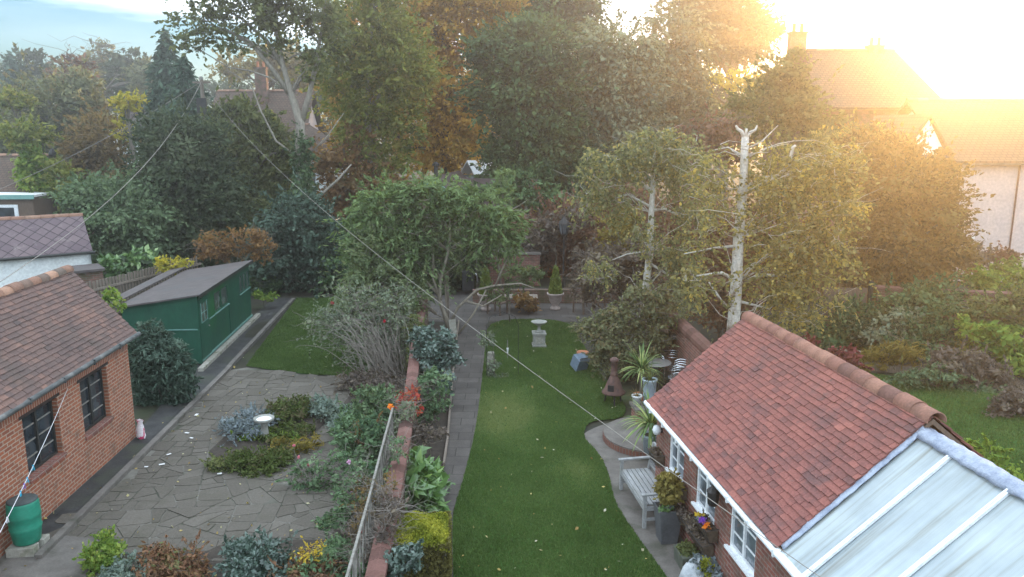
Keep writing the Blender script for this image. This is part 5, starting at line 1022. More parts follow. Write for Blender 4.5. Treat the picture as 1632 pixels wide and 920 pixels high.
# square planter with topiary
p = thing('square_planter', 'tall tapered grey square planter with clipped yellowish bush beside the bench', 'planter', (2.68, 12.55, 0), RZ)
mb = MB(); mb.box((0, 0, 0.30), (0.40, 0.40, 0.60), 0, 0, taper=0.72); mb.build('planter', MT['grey_planter'], p, bevel=0.01); MB().box((0, 0, 0.6035), (0.35, 0.35, 0.006)).build('compost', MT['soil'], p)
mb = MB(); 
for s in (-1, 1): mb.b2((-0.205, s*0.19-0.012, 0.60), (0.205, s*0.19+0.012, 0.63)); mb.b2((s*0.19-0.012, -0.178, 0.60), (s*0.19+0.012, 0.178, 0.63))
mb.build('rim', MT['grey_planter'], p)
q, t, _ = foliage([(0, 0, 0.98, 0.21, 0.21, 0.30)], 0.038, 5200, per=40, crad=0.25); quads('clipped_bush', q, LF['topiary'], p, t)
q, t, _ = foliage([(-0.08, -0.12, 0.66, 0.14, 0.07, 0.04)], 0.035, 380, per=20); quads('trailing_leaves', q, LF['glossy'], p, t); q, t, _ = foliage([(-0.05, -0.14, 0.70, 0.10, 0.05, 0.02)], 0.035, 26, per=3); quads('pale_flowers', q, LF['lavender'], p, t)
tg = thing('stone_trough', 'low mossy green trough of moss beside the terrace edge', 'trough', (2.86, 11.75, 0), RZ)
mb = MB(); mb.box((0, 0, 0.13), (0.34, 0.46, 0.26), taper=0.9); mb.build('trough', MT['trough'], tg, bevel=0.015); q, t, _ = foliage([(0, 0, 0.29, 0.15, 0.2, 0.06)], 0.03, 1500, per=40); quads('moss', q, LF['olive'], tg, t)
al = thing('alpine_rocks', 'heap of pale grey rounded rocks below the end window', 'rocks', (2.98, 10.95, 0), RZ)
for x, y, z, r in ((-0.15, 0.15, 0.22, 0.24), (0.02, 0.3, 0.25, 0.22), (0.10, 0.05, 0.2, 0.2), (-0.1, -0.15, 0.16, 0.2), (0.12, -0.2, 0.2, 0.18)):
    mb = MB(); vs = []; n_, k_ = 10, 6
    for i in range(k_+1):
        th = math.pi*i/k_
        for j in range(n_): a = 2*math.pi*j/n_; rr = r*(1+random.gauss(0, 0.10)); vs.append((x+rr*math.sin(th)*math.cos(a), y+rr*math.sin(th)*math.sin(a), z+0.85*rr*math.cos(th)))
    mb.add(vs, [(i*n_+j, (i+1)*n_+j, (i+1)*n_+(j+1) % n_, i*n_+(j+1) % n_) for i in range(k_) for j in range(n_)]); mb.build('rock', MT['rock'], al, True)
q, t, _ = foliage([(-0.02, 0.0, 0.42, 0.09, 0.09, 0.2)], 0.03, 900, per=40); quads('dwarf_conifer', q, LF['hedgegold'], al, t)
q, t, _ = foliage([(0.05, 0.1, 0.42, 0.24, 0.28, 0.08)], 0.05, 420, per=14, crad=0.2); quads('silver_rosettes', q, LF['lavender'], al, t)
def local(px, py, zz, off=0.0):     # a spot on the annexe wall: local y, height
    return Matrix.Rotation(RZ, 3, 'Z') @ Vector((off, py, zz))+Vector((2.75, 14.17, 0))
def walltrough(y0, y1, z, label, name='wall_trough', flowers=()):
    w_ = thing(name, label, 'wall planter', local(0, (y0+y1)/2, 0), RZ); L = (y1-y0)/2
    mb = MB(); mb.extrude([(-0.02, z), (-0.14, z-0.02), (-0.20, z+0.16), (-0.02, z+0.18)], 'Y', -L, L); mb.build('liner', MT['basket'], w_)
    mb = MB()
    for i in range(int(L*2/0.12)+1): y = -L+0.12*i; mb.tube([(-0.01, y, z+0.2), (-0.22, y, z+0.17), (-0.15, y, z-0.035), (-0.01, y, z-0.015)], 0.006, 5)
    mb.tube([(-0.222, -L, z+0.175), (-0.222, L, z+0.175)], 0.009, 6); mb.build('wire_frame', MT['dark_metal'], w_)
    q, t, _ = foliage([(-0.1, 0, z+0.19, 0.08, L*0.9, 0.06)], 0.04, int(700*L*2), per=30); quads('trailing_plants', q, LF['purplebrown'], w_, t)
    for pal, oy, zz in flowers:
        q, t, _ = foliage([(-0.17, oy, zz, 0.05, 0.08, 0.05)], 0.05, 40, per=8); quads('flower_cluster', q, LF[pal], w_, t)
    return w_
walltrough(-3.0, -1.6, 0.48, 'long wire hayrack trough on the brick wall behind the square planter')
walltrough(-3.12, -2.62, 0.80, 'hanging basket with orange and violet flowers under the middle window', 'flower_basket', [('flower_orange', -0.12, 1.02), ('flower_violet', -0.02, 1.04), ('flower_yellow', 0.14, 1.05), ('lavender', 0.08, 1.0)])
walltrough(-1.75, -1.25, 0.82, 'small dark basket below the window nearest the bench', 'wall_basket')
walltrough(-5.2, -4.6, 0.62, 'shallow planted trough on the brick wall at the bottom edge', 'wall_trough')
walltrough(-0.55, -0.1, 0.9, 'dark planted basket beside the annexe corner', 'wall_basket')
wl = thing('wall_lamp', 'round white lamp fixed to the annexe wall near the corner', 'lamp', local(0, -0.3, 1.5), RZ); MB().lathe([(0, -0.09), (0.06, -0.075), (0.085, 0.0), (0.06, 0.075), (0, 0.09)], 16, (-0.1, 0, 0)).build('globe', MT['white_paint'], wl, True); MB().b2((-0.06, -0.04, -0.04), (-0.001, 0.04, 0.04)).build('bracket', MT['dark_metal'], wl)
wl = thing('wall_lantern', 'dark lantern hanging on the wall between the two nearer windows', 'lantern', local(0, -3.15, 1.42), RZ); mb = MB(); mb.lathe([(0.06, 0), (0.085, 0.04), (0.10, 0.22), (0.11, 0.23), (0.03, 0.31), (0, 0.32)], 8, (-0.14, 0, 0)); mb.build('body', MT['dark_metal'], wl); MB().b2((-0.14, -0.01, 0.26), (-0.001, 0.01, 0.29)).build('bracket', MT['dark_metal'], wl)

# ---------------------------------------------------------------- trees beyond the gardens
far = 'far trees on the left skyline'
conifer('conifer_tree', 'dark pointed conifer at the far left skyline', 92, 14, 82, 190, 26, group=far)
plant('broadleaf_tree', 'round dark tree next to the far left conifer', 'tree', 95, [(48, 112, 36, 28), (40, 140, 30, 40)], 'dark', group=far)
plant('bare_tree', 'thin leafed grey tree on the left skyline', 'tree', 100, [(162, 92, 22, 26), (150, 118, 20, 30), (180, 110, 15, 30)], 'greyolive', cover=1.6, limbs=26, tw=0.5, group=far, twigs=60)
plant('pine_tree', 'dark layered pine tree on the left skyline', 'tree', 96, [(205, 95, 34, 14), (188, 118, 26, 20), (222, 120, 24, 24), (200, 140, 30, 24)], 'dark', group=far, limbs=14)
plant('broadleaf_tree', 'low mixed tree below the pine on the left skyline', 'tree', 88, [(120, 118, 30, 24), (235, 130, 28, 34), (80, 130, 24, 18)], 'greyolive', group=far)
plant('broadleaf_tree', 'yellowing tree behind the far brown roof', 'tree', 90, [(420, 100, 40, 26), (370, 108, 34, 20), (470, 110, 40, 34)], 'gold', group=far)
plant('hedge_mass', 'long dark belt of trees closing the view at the left', 'trees', 110, [(-40, 150, 90, 50), (100, 165, 90, 40), (240, 165, 80, 40), (380, 175, 90, 45), (520, 170, 90, 60), (660, 170, 80, 70)], 'dark', cover=3, limbs=8)
plant('hedge_mass', 'long dark belt of trees closing the view at the centre', 'trees', 85, [(800, 180, 90, 80), (930, 180, 80, 70), (1060, 180, 90, 60), (1180, 180, 90, 55), (1290, 190, 70, 45)], 'dark', cover=3.5, limbs=8)
plant('shrub_tree', 'grey olive feathery tree at the left edge', 'tree', 58, [(90, 175, 62, 55), (60, 235, 65, 60), (130, 150, 36, 34), (25, 190, 40, 50), (115, 240, 50, 40)], 'greyolive', twigs=120, limbs=18)
plant('shrub_tree', 'twiggy reddish tree rising over the grey olive tree', 'tree', 64, [(112, 120, 30, 32), (135, 105, 14, 18)], 'redbrown', cover=1.3, limbs=22, twigs=90)
plant('yellow_shrub', 'small bright yellow shrub at the far left edge', 'shrub', 50, [(22, 158, 26, 16), (45, 165, 14, 10)], 'yellowgreen')
plant('golden_shrub', 'golden brown shrub before the white gabled house', 'shrub', 47, [(160, 215, 42, 32), (140, 265, 40, 40), (185, 260, 30, 40)], 'goldbrown', limbs=12)
plant('yellow_tree', 'thin yellow tree in front of the white gabled house', 'tree', 46, [(200, 165, 20, 18), (218, 160, 14, 18), (195, 205, 14, 24)], 'yellow', cover=1.9, limbs=12)
plant('lime_shrub', 'upright lime green shrub behind the flat roofed extension', 'shrub', 44, [(55, 262, 24, 34), (60, 295, 30, 20), (48, 240, 10, 16)], 'limegreen')
plant('mixed_shrub', 'olive yellow shrub right of the lime green shrub', 'shrub', 44, [(98, 285, 26, 32), (72, 300, 20, 16), (40, 215, 40, 22)], 'yellowgreen')
conifer('conifer_tree', 'tall dark conifer behind the telegraph pole', 56, 262, 46, 300, 72)
conifer('conifer_tree', 'broad dark conifer just left of the telegraph pole', 50, 292, 88, 330, 78)
plant('bay_tree', 'dense grey green bay tree above the board fence', 'tree', 35, [(190, 345, 70, 62), (150, 325, 48, 44), (235, 375, 46, 50), (120, 320, 30, 34), (180, 400, 60, 30)], 'bay', limbs=8)
plant('laurel_shrub', 'bright green laurel leaves over the board fence', 'shrub', 30.5, [(185, 425, 32, 18), (225, 410, 26, 16), (150, 438, 16, 12)], 'glossy', leaf=0.16, cover=3.4)
plant('dark_tree', 'large dark evergreen tree below the telegraph pole', 'tree', 37, [(290, 255, 62, 70), (300, 330, 80, 80), (255, 220, 36, 40), (340, 380, 60, 60), (245, 310, 44, 60), (330, 215, 34, 30)], 'dark', cover=5)
plant('olive_tree', 'olive yellow bushy tree right of the telegraph pole', 'tree', 41, [(390, 200, 42, 38), (365, 245, 40, 50), (425, 255, 44, 60), (400, 320, 60, 60), (345, 190, 26, 26)], 'olive', limbs=12)
plant('olive_tree', 'yellow green low tree below the brown roof', 'tree', 42, [(420, 205, 26, 26), (442, 280, 30, 40), (380, 180, 24, 16)], 'yellowgreen')
plant('orange_shrub', 'straggling orange berried shrub leaning over the shed roof', 'shrub', 29.8, [(350, 395, 44, 20), (385, 380, 36, 18), (415, 395, 22, 26), (335, 375, 18, 10)], 'rust', cover=1.7, limbs=26, twigs=70, leaf=0.075)
plant('yellow_shrub', 'bright yellow leafed shrub at the back of the shed roof', 'shrub', 29.0, [(268, 425, 22, 12), (292, 420, 16, 8), (258, 414, 10, 8)], 'yellow', cover=2.0, leaf=0.08, limbs=14)
plant('yellow_shrub', 'yellow green rose bush between the outbuilding and the shed', 'shrub', 21.5, [(175, 472, 13, 14), (188, 488, 10, 16)], 'limegreen', cover=2.2, limbs=8)
plant('ivy_conifer', 'dark blue green evergreen shrub under the ash tree', 'shrub', 34, [(478, 360, 52, 55), (450, 410, 56, 40), (520, 400, 46, 60), (490, 440, 70, 24)], 'conifer_grey', cover=5)
plant('dark_shrub', 'dark shrub at the end of the left lawn', 'shrub', 33.5, [(420, 440, 30, 34), (560, 440, 50, 40), (600, 400, 50, 60)], 'darkgreen', cover=4)
plant('hosta_clump', 'small light green leafy clump beside the end of the shed', 'plant', 30.5, [(428, 474, 16, 6), (412, 470, 10, 5)], 'limegreen', leaf=0.10, cover=3)
# the tall ash
plant('ash_tree', 'tall ash tree with bare pale forked trunk and high spreading crown', 'tree', 39,
      [(330, 40, 62, 30), (300, 68, 34, 18), (400, 15, 70, 34), (470, 20, 70, 36), (440, 70, 40, 22), (370, 75, 36, 14), (520, 50, 40, 46), (400, -50, 130, 50), (505, 105, 30, 30)], 'olive',
      trunk=[(486, 430, 0.36), (483, 300, 0.30), (478, 240, 0.26), (479, 195, 0.22), (464, 150, 0.155), (450, 100, 0.115), (440, 50, 0.08), (432, -20, 0.045)], bark='bark_pale', cover=2.0, per=160, crad=0.22, loose=0.3, limbs=30, lr=0.06, leaf=0.13,
      extra=[[(479, 200, 0.17), (493, 150, 0.13), (504, 100, 0.10), (512, 50, 0.075), (520, -10, 0.05), (530, -60, 0.03)], [(462, 150, 0.14), (430, 105, 0.11), (405, 75, 0.09), (370, 52, 0.06), (330, 38, 0.03)], [(450, 105, 0.11), (425, 65, 0.09), (385, 30, 0.06), (350, 10, 0.03)],
             [(484, 320, 0.09), (510, 312, 0.075), (540, 285, 0.06), (560, 262, 0.03)], [(474, 250, 0.06), (440, 225, 0.05), (415, 175, 0.04), (400, 135, 0.03), (360, 110, 0.012)], [(478, 260, 0.05), (520, 220, 0.035), (548, 180, 0.015)]], twigs=60)
plant('ivy_growth', 'dark ivy wrapped round the trunk of the ash tree', 'ivy', 38.8, [(480, 250, 14, 50), (484, 320, 17, 60)], 'ivy', cover=5, leaf=0.12, limbs=3)
plant('yellow_green_tree', 'tall yellow green tree with thin pale stems left of the orange tree', 'tree', 45,
      [(590, 40, 66, 60), (625, 110, 66, 60), (555, 125, 50, 60), (600, -30, 60, 40), (580, 200, 50, 60), (640, 180, 44, 50), (545, 60, 30, 40), (655, 60, 30, 40), (610, 250, 50, 40)], 'yellowgreen', cover=2.1, limbs=34, per=110, crad=0.2, loose=0.15, sprays=0.4, lr=0.05,
      trunk=[(600, 330, 0.25), (588, 250, 0.2), (586, 180, 0.17), (588, 100, 0.12), (596, 20, 0.07)], bark='bark_pale', extra=[[(588, 240, 0.12), (615, 170, 0.1), (640, 110, 0.06)], [(588, 210, 0.1), (560, 140, 0.08), (548, 80, 0.05)]], strand=0.5)
plant('beech_tree', 'big orange brown autumn beech tree at the centre', 'tree', 56,
      [(700, 30, 80, 50), (760, 10, 60, 50), (660, 120, 60, 70), (720, 170, 60, 80), (700, 240, 80, 44), (770, 110, 40, 60), (640, 20, 44, 40), (790, 50, 40, 40), (560, 200, 40, 60), (720, -50, 100, 60), (640, 70, 50, 50), (800, 0, 40, 50), (570, 130, 50, 60), (560, 40, 40, 50)], 'beech', loose=0.3, cover=5, limbs=22,
      trunk=[(715, 320, 0.5), (712, 250, 0.4), (706, 160, 0.3), (706, 60, 0.2), (720, -20, 0.1)], bark='bark_dark', extra=[[(712, 260, 0.22), (690, 190, 0.18), (660, 120, 0.1)], [(712, 250, 0.2), (740, 180, 0.16), (765, 110, 0.09)]])
plant('dark_evergreen', 'tall dark green tree right of the orange beech', 'tree', 47,
      [(800, 90, 52, 40), (850, 75, 60, 44), (830, 140, 78, 56), (790, 170, 40, 30), (880, 160, 50, 60), (850, 230, 66, 60), (830, 300, 60, 60), (800, 260, 36, 44), (900, 260, 46, 80)], 'darkgreen', cover=4.2, limbs=10)
plant('dark_broadleaf', 'thin topped dark tree behind the dark evergreen', 'tree', 62, [(905, 25, 48, 34), (880, -20, 60, 40), (930, 60, 34, 40), (860, 20, 44, 34), (835, 0, 40, 40), (925, 0, 40, 40)], 'darkgreen', cover=3.6, loose=0.25, limbs=18, tw=0.4)
plant('willow_tree', 'soft grey green drooping tree left of the sunlit gap', 'tree', 49, [(980, 90, 66, 54), (960, 150, 60, 60), (1010, 140, 56, 60), (980, 220, 66, 60), (930, 120, 36, 50), (960, 290, 60, 50)], 'greygreen', cover=3.4, strand=1.2, droop=0.5)
plant('willow_tree', 'grey green drooping tree with a pale stem under the sun gap', 'tree', 52, [(1075, 60, 50, 50), (1080, 110, 48, 56), (1050, 165, 44, 50), (1100, 170, 40, 50), (1070, 230, 60, 50)], 'greygreen', cover=3.2, strand=1.2, droop=0.5,
      trunk=[(1026, 260, 0.25), (1030, 160, 0.22), (1036, 95, 0.18), (1042, 40, 0.1)], bark='birch')
plant('oak_tree', 'dark open crowned oak against the bright sky', 'tree', 72, [(1150, 30, 62, 40), (1200, 50, 44, 40), (1110, 30, 44, 40), (1170, 85, 46, 26), (1220, 60, 24, 30), (1140, -30, 80, 40), (1165, 50, 60, 50)], 'dark', cover=3.2, limbs=26, tw=0.5, per=120, crad=0.2, loose=0.25)
plant('yellow_tree', 'small yellow lit tree under the dark oak', 'tree', 60, [(1125, 128, 28, 16), (1170, 130, 26, 16), (1200, 140, 20, 14)], 'yellow', cover=2.4)
plant('olive_tree', 'olive tree in front of the tall house by the sun', 'tree', 40, [(1245, 135, 44, 40), (1220, 180, 60, 40), (1270, 175, 46, 40), (1265, 105, 28, 26), (1300, 215, 70, 34)], 'olive', cover=3.2)
plant('copper_tree', 'reddish brown twiggy tree behind the white birch top', 'tree', 36, [(1135, 205, 44, 30), (1150, 240, 50, 30), (1110, 235, 34, 30)], 'redbrown', cover=1.8, limbs=30, twigs=90)
# birches
plant('birch_tree', 'white stemmed birch left with weeping yellow green crown', 'tree', 22.6,
      [(1035, 240, 52, 32), (980, 265, 50, 34), (1085, 255, 46, 40), (950, 300, 34, 40), (1040, 215, 44, 16), (1110, 320, 40, 40), (960, 430, 34, 20), (1095, 440, 30, 44), (1075, 400, 30, 40), (1030, 380, 24, 40, -0.7), (1020, 460, 20, 30, -0.6), (990, 330, 26, 36), (1085, 500, 22, 28)], 'birchleaf', loose=0.15,
      trunk=[(1014, 590, 0.135), (1023, 530, 0.125), (1028, 470, 0.112), (1036, 400, 0.10), (1038, 340, 0.085), (1041, 290, 0.07), (1040, 262, 0.045), (1046, 235, 0.025)], bark='birch', cover=1.25, per=45, crad=0.19, sprays=0.55, reach=0.7, strand=2.4, aspect=1.5, droop=0.9, limbs=34, lr=0.014, leaf=0.062,
      extra=[[(1040, 305, .06), (1026, 296, .05), (1022, 288, .045)], [(1039, 335, .05), (1060, 333, .04), (1085, 345, .03), (1140, 352, .015)], [(1036, 420, .04), (1065, 438, .03), (1110, 432, .014)], [(1037, 330, .045), (1000, 310, .03), (960, 322, .014)], [(1034, 400, .035), (1000, 405, .02), (975, 415, .01)]], twigs=160)
plant('birch_tree', 'tall white birch with lopped top rising behind the tiled roof', 'tree', 18.6,
      [(1240, 300, 60, 44), (1290, 270, 60, 44), (1260, 380, 66, 46), (1320, 400, 50, 40), (1230, 440, 50, 40), (1290, 460, 60, 40), (1330, 330, 50, 44), (1260, 500, 60, 30), (1140, 270, 36, 40), (1215, 250, 30, 40), (1130, 380, 30, 40), (1350, 260, 36, 34), (1180, 350, 24, 40, -0.6), (1165, 450, 20, 40, -0.5), (1110, 450, 36, 30), (1130, 320, 40, 30)], 'birchgold', loose=0.15,
      trunk=[(1166, 620, 0.165), (1168, 530, 0.155), (1174, 450, 0.14), (1177, 380, 0.125), (1184, 310, 0.105), (1186, 255, 0.092), (1188, 218, 0.085)], bark='birch', cover=1.2, per=45, crad=0.19, sprays=0.55, reach=0.65, strand=1.0, aspect=1.5, droop=0.4, limbs=40, lr=0.014, leaf=0.06,
      extra=[[(1187, 222, .05), (1182, 210, .045), (1175, 205, .035), (1173, 200, .02)], [(1188, 222, .05), (1196, 211, .04), (1204, 207, .03), (1207, 200, .018)], [(1188, 220, .04), (1190, 205, .025)], [(1186, 250, .03), (1160, 235, .02), (1135, 240, .008)], [(1186, 240, .03), (1215, 225, .018), (1240, 200, .008)], [(1184, 308, .07), (1210, 296, .06), (1240, 280, .05), (1258, 262, .045), (1264, 235, .04), (1268, 232, .035)], [(1183, 300, .06), (1215, 285, .04), (1270, 275, .02)],
             [(1177, 450, .05), (1150, 435, .04), (1110, 440, .02)], [(1177, 455, .05), (1210, 438, .045), (1250, 440, .035), (1300, 428, .02)], [(1172, 500, .045), (1150, 480, .03), (1130, 450, .02)], [(1176, 480, .04), (1225, 492, .02)], [(1180, 392, .04), (1140, 395, .025), (1090, 405, .012)]], twigs=220)
plant('mixed_tree', 'brown and green lower foliage right of the ash trunk', 'tree', 44, [(550, 280, 44, 50), (530, 340, 50, 40), (600, 300, 40, 40), (505, 250, 20, 30), (560, 230, 30, 30)], 'rust', cover=3, limbs=14)
plant('dark_hedge', 'dark evergreen hedge in the corner behind the willow stems', 'hedge', 34, [(735, 400, 44, 50), (700, 440, 40, 40), (755, 440, 20, 40), (660, 440, 40, 50)], 'dark', cover=4.5)
plant('dull_willow', 'dull green lower tree mass left of the willow stems', 'shrub', 25.5, [(600, 450, 50, 46), (650, 470, 36, 40), (585, 400, 34, 40), (630, 515, 36, 30), (560, 480, 30, 40)], 'willow_dull', cover=2.4, limbs=24, twigs=80, aspect=3)
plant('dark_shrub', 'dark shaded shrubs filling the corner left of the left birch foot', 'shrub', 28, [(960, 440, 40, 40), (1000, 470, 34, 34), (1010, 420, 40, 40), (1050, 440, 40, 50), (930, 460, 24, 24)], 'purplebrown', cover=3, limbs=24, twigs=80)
plant('brown_hedge', 'brown hedge behind the birches along the boundary', 'hedge', 33, [(1080, 400, 60, 60), (1150, 410, 60, 60), (1220, 430, 60, 60), (1000, 350, 50, 50), (1290, 440, 50, 50)], 'redbrown', cover=3.4, limbs=14)
plant('shaded_shrub', 'brown shaded undergrowth behind the two birches', 'shrub', 25.5, [(1130, 420, 60, 60), (1120, 340, 50, 50), (1200, 460, 60, 50), (1150, 500, 50, 30), (1250, 380, 70, 70), (1080, 350, 40, 50)], 'redbrown', cover=2.6, limbs=26, twigs=90)
plant('golden_tree', 'big golden copper hedge tree in front of the pebbledashed house', 'tree', 28, [(1430, 290, 80, 60), (1400, 240, 56, 30), (1480, 330, 60, 60), (1380, 340, 60, 60), (1440, 400, 84, 60), (1510, 400, 40, 60), (1360, 250, 40, 40), (1400, 460, 90, 40), (1500, 280, 30, 40)], 'goldbrown', cover=3.6, limbs=14)
plant('golden_tree', 'yellow sunlit upper tree beside the gabled wing', 'tree', 31, [(1370, 225, 50, 26), (1420, 235, 46, 24), (1320, 240, 40, 30), (1340, 300, 40, 40)], 'birchgold', cover=2.8)
# right hand garden
plant('dark_shrub', 'dark shrub under the golden copper hedge', 'shrub', 25, [(1380, 520, 60, 40), (1330, 540, 50, 30), (1440, 500, 50, 40), (1490, 470, 50, 30)], 'darkgreen', cover=4)
plant('grey_shrub', 'loose grey green shrub left of the garden gate', 'shrub', 24, [(1400, 530, 46, 24), (1440, 510, 36, 24)], 'greygreen', cover=2.4, limbs=16)
plant('red_shrub', 'dark red low shrub behind the annexe ridge', 'shrub', 21.5, [(1345, 567, 26, 16), (1325, 580, 16, 12), (1290, 545, 14, 10)], 'darkred')
plant('grass_clump', 'yellowish grassy clump right of the dark red shrub', 'plant', 22.3, [(1400, 570, 30, 20), (1375, 590, 20, 12), (1430, 560, 20, 14)], 'gold', aspect=5, cover=2.2)
plant('brown_shrub', 'large brown grey feathery shrub by the right lawn', 'shrub', 21, [(1520, 580, 50, 26), (1570, 600, 50, 30), (1600, 640, 50, 26), (1500, 600, 36, 18)], 'purplebrown', cover=3, aspect=3.5, limbs=20)
plant('green_shrub', 'fresh green broad leaved shrub against the far brick wall', 'shrub', 21.8, [(1590, 540, 46, 26), (1620, 570, 36, 36), (1560, 530, 26, 18)], 'limegreen', cover=3, leaf=0.10)
plant('green_shrub', 'narrow light green shrub beside the gate post', 'shrub', 22.6, [(1535, 515, 12, 18), (1545, 535, 20, 12)], 'limegreen', cover=2.5)
plant('dark_shrub', 'dark green shrub mass before the far brick wall', 'shrub', 23.5, [(1470, 540, 50, 36), (1500, 500, 30, 30), (1440, 560, 40, 26), (1560, 555, 40, 30)], 'darkgreen', cover=3.4, limbs=10)
plant('tall_grass', 'pale dead stems beside the sleeper edging', 'plant', 22, [(1450, 560, 30, 20), (1480, 590, 30, 12), (1540, 545, 20, 20)], 'gold', cover=1.2, aspect=7, twigs=40)
plant('hazy_shrub', 'tall loose shrub in front of the pinkish far wall', 'shrub', 23.2, [(1590, 500, 44, 34), (1635, 490, 40, 40), (1545, 505, 26, 26)], 'olive', cover=2.6, limbs=24, twigs=60)
plant('hazy_shrub', 'dark spreading shrub at the far edge of the right lawn', 'shrub', 20.6, [(1490, 600, 40, 22), (1440, 605, 30, 14), (1560, 625, 40, 20)], 'bay', cover=2.8, limbs=18)
plant('lawn_shrub', 'dark low shrub at the right edge of the lawn', 'shrub', 18.6, [(1620, 640, 36, 24), (1590, 660, 26, 12)], 'purplebrown', cover=3.6)
plant('leafy_shrub', 'yellow green leafy shrub beside the plastic roof ridge', 'shrub', 11.0, [(1560, 720, 40, 20), (1590, 745, 40, 24), (1530, 705, 20, 12), (1620, 770, 30, 20)], 'limegreen', cover=2.4, leaf=0.055, limbs=16)
plant('clipped_bush', 'brown clipped bush before the pebbledashed wall', 'bush', 33.5, [(1597, 408, 26, 12)], 'redbrown', cover=5)
plant('clipped_bush', 'grey brown bush at the left of the pebbledashed wall', 'bush', 33.5, [(1560, 412, 30, 18)], 'purplebrown', cover=5)
plant('clipped_bush', 'green clipped bush below the pebbledashed wall', 'bush', 32, [(1615, 428, 34, 16)], 'thuja', cover=5)
plant('hedge', 'pale mixed hedge over the far brick wall', 'hedge', 28.5, [(1600, 452, 70, 14), (1560, 440, 30, 16), (1640, 440, 30, 14)], 'limegreen', cover=4)
# back of the central garden
plant('dark_hedge', 'tall dark hedge closing the back of the central garden', 'hedge', 38, [(900, 380, 60, 60), (970, 360, 60, 60), (840, 390, 60, 50), (760, 400, 60, 50), (1040, 370, 50, 60), (690, 390, 60, 50)], 'redbrown', cover=3.6)
plant('yellow_shrub', 'yellow leafed shrub behind the carriage lantern', 'shrub', 40, [(868, 335, 24, 18), (890, 325, 20, 14)], 'yellow', cover=2.6)
plant('brown_climber', 'brownish climber left of the carriage lantern', 'shrub', 35.8, [(880, 360, 40, 22), (920, 345, 26, 20), (860, 385, 30, 24)], 'purplebrown', cover=2.6, limbs=12)
plant('pale_shrub', 'grey leafed shrub behind the right urn', 'shrub', 32.6, [(945, 410, 34, 30), (975, 430, 40, 34), (930, 440, 24, 20), (990, 400, 30, 24)], 'purplebrown', cover=3.0, limbs=12)
plant('yellow_shrub', 'gold leafed shrub left of the left birch stem', 'shrub', 29, [(1000, 370, 30, 40), (970, 380, 20, 24)], 'gold', cover=2.2)
plant('patio_plant', 'brown green plant on the back patio below the store', 'plant', 29.6, [(835, 480, 18, 14), (850, 488, 14, 12)], 'rust', cover=2.4)
plant('climber', 'straggling leafy climber over the pergola beside the lawn', 'climber', 21.4, [(960, 520, 44, 24), (990, 545, 40, 36), (1040, 540, 30, 40), (940, 530, 24, 18), (965, 575, 26, 34), (1000, 500, 34, 24), (1060, 490, 34, 34), (1030, 470, 30, 20), (925, 520, 20, 14), (1000, 580, 24, 24)], 'greyolive', cover=2.6, limbs=40, twigs=260, leaf=0.06, bark='twig')
plant('climber', 'green climber on the left birch foot', 'climber', 21.8, [(1040, 520, 24, 24), (1030, 545, 18, 18), (985, 600, 18, 24)], 'olive', cover=2.4, limbs=8)
plant('undergrowth', 'shadowy plants behind the chiminea and the pots', 'shrub', 21.8, [(1000, 600, 24, 18), (1050, 550, 26, 26), (1090, 540, 26, 20)], 'purplebrown', cover=2.2)
# the willow-leaved tree over the party wall
plant('willow_leaved_tree', 'spreading willow leaved tree with bare grey lower branches', 'tree', 26.5,
      [(620, 330, 62, 36), (580, 370, 40, 36), (690, 315, 64, 32), (760, 335, 60, 34), (800, 370, 36, 44), (640, 395, 60, 40), (775, 385, 40, 30), (590, 420, 46, 40), (640, 305, 44, 20), (600, 465, 50, 34)], 'willow', leaf=0.085, aspect=3.6,
      trunk=[(722, 545, 0.10), (712, 510, 0.085), (700, 478, 0.07), (702, 445, 0.06), (715, 400, 0.045), (718, 365, 0.045), (716, 340, 0.03)], bark='bark_willow', cover=2.6, per=110, crad=0.22, droop=0.5, limbs=34, lr=0.022, loose=0.15, sprays=0.4, reach=0.55,
      extra=[[(715, 520, .06), (730, 490, .05), (760, 462, .045), (790, 455, .035), (830, 452, .025), (858, 462, .012)], [(790, 455, .04), (800, 430, .035), (812, 405, .02)], [(702, 478, .06), (690, 445, .05), (690, 400, .045), (678, 370, .03)], [(712, 400, .045), (735, 385, .035), (755, 365, .02)], [(716, 365, .03), (730, 340, .025), (738, 320, .014)],
             [(700, 470, .06), (670, 440, .04), (640, 400, .02)], [(725, 540, .045), (755, 500, .035), (775, 462, .025)], [(742, 480, .05), (770, 488, .03), (800, 470, .02)], [(695, 500, .06), (660, 470, .045), (610, 440, .03)]], twigs=60)
plant('thin_foliage', 'thin grey green foliage among the bare branches at the centre of the willow', 'shrub', 26.9, [(700, 370, 56, 40), (680, 420, 50, 34), (740, 410, 40, 30), (720, 340, 40, 24)], 'willow_dull', cover=1.1, limbs=30, twigs=80, aspect=3.2, leaf=0.07, bark='bark_willow', loose=0.1, sprays=0.5, lr=0.012, tw=0.03)
plant('dark_shrub', 'dark shrubs in front of the low shingled building', 'shrub', 39.5, [(800, 305, 34, 18), (850, 310, 40, 40), (755, 310, 30, 16), (825, 290, 20, 16)], 'darkgreen', cover=3, limbs=14)
plant('leafy_sapling', 'tuft of long leaves in front of the shingled garden building', 'shrub', 33, [(805, 290, 18, 24), (790, 310, 20, 20)], 'willow', aspect=3.6, cover=1.8)
plant('low_branch_leaves', 'thin leafed low branch of a shrub before the brick store', 'shrub', 28.2, [(830, 435, 34, 22), (795, 470, 26, 18)], 'willow_dull', cover=1.7, limbs=14, aspect=3)
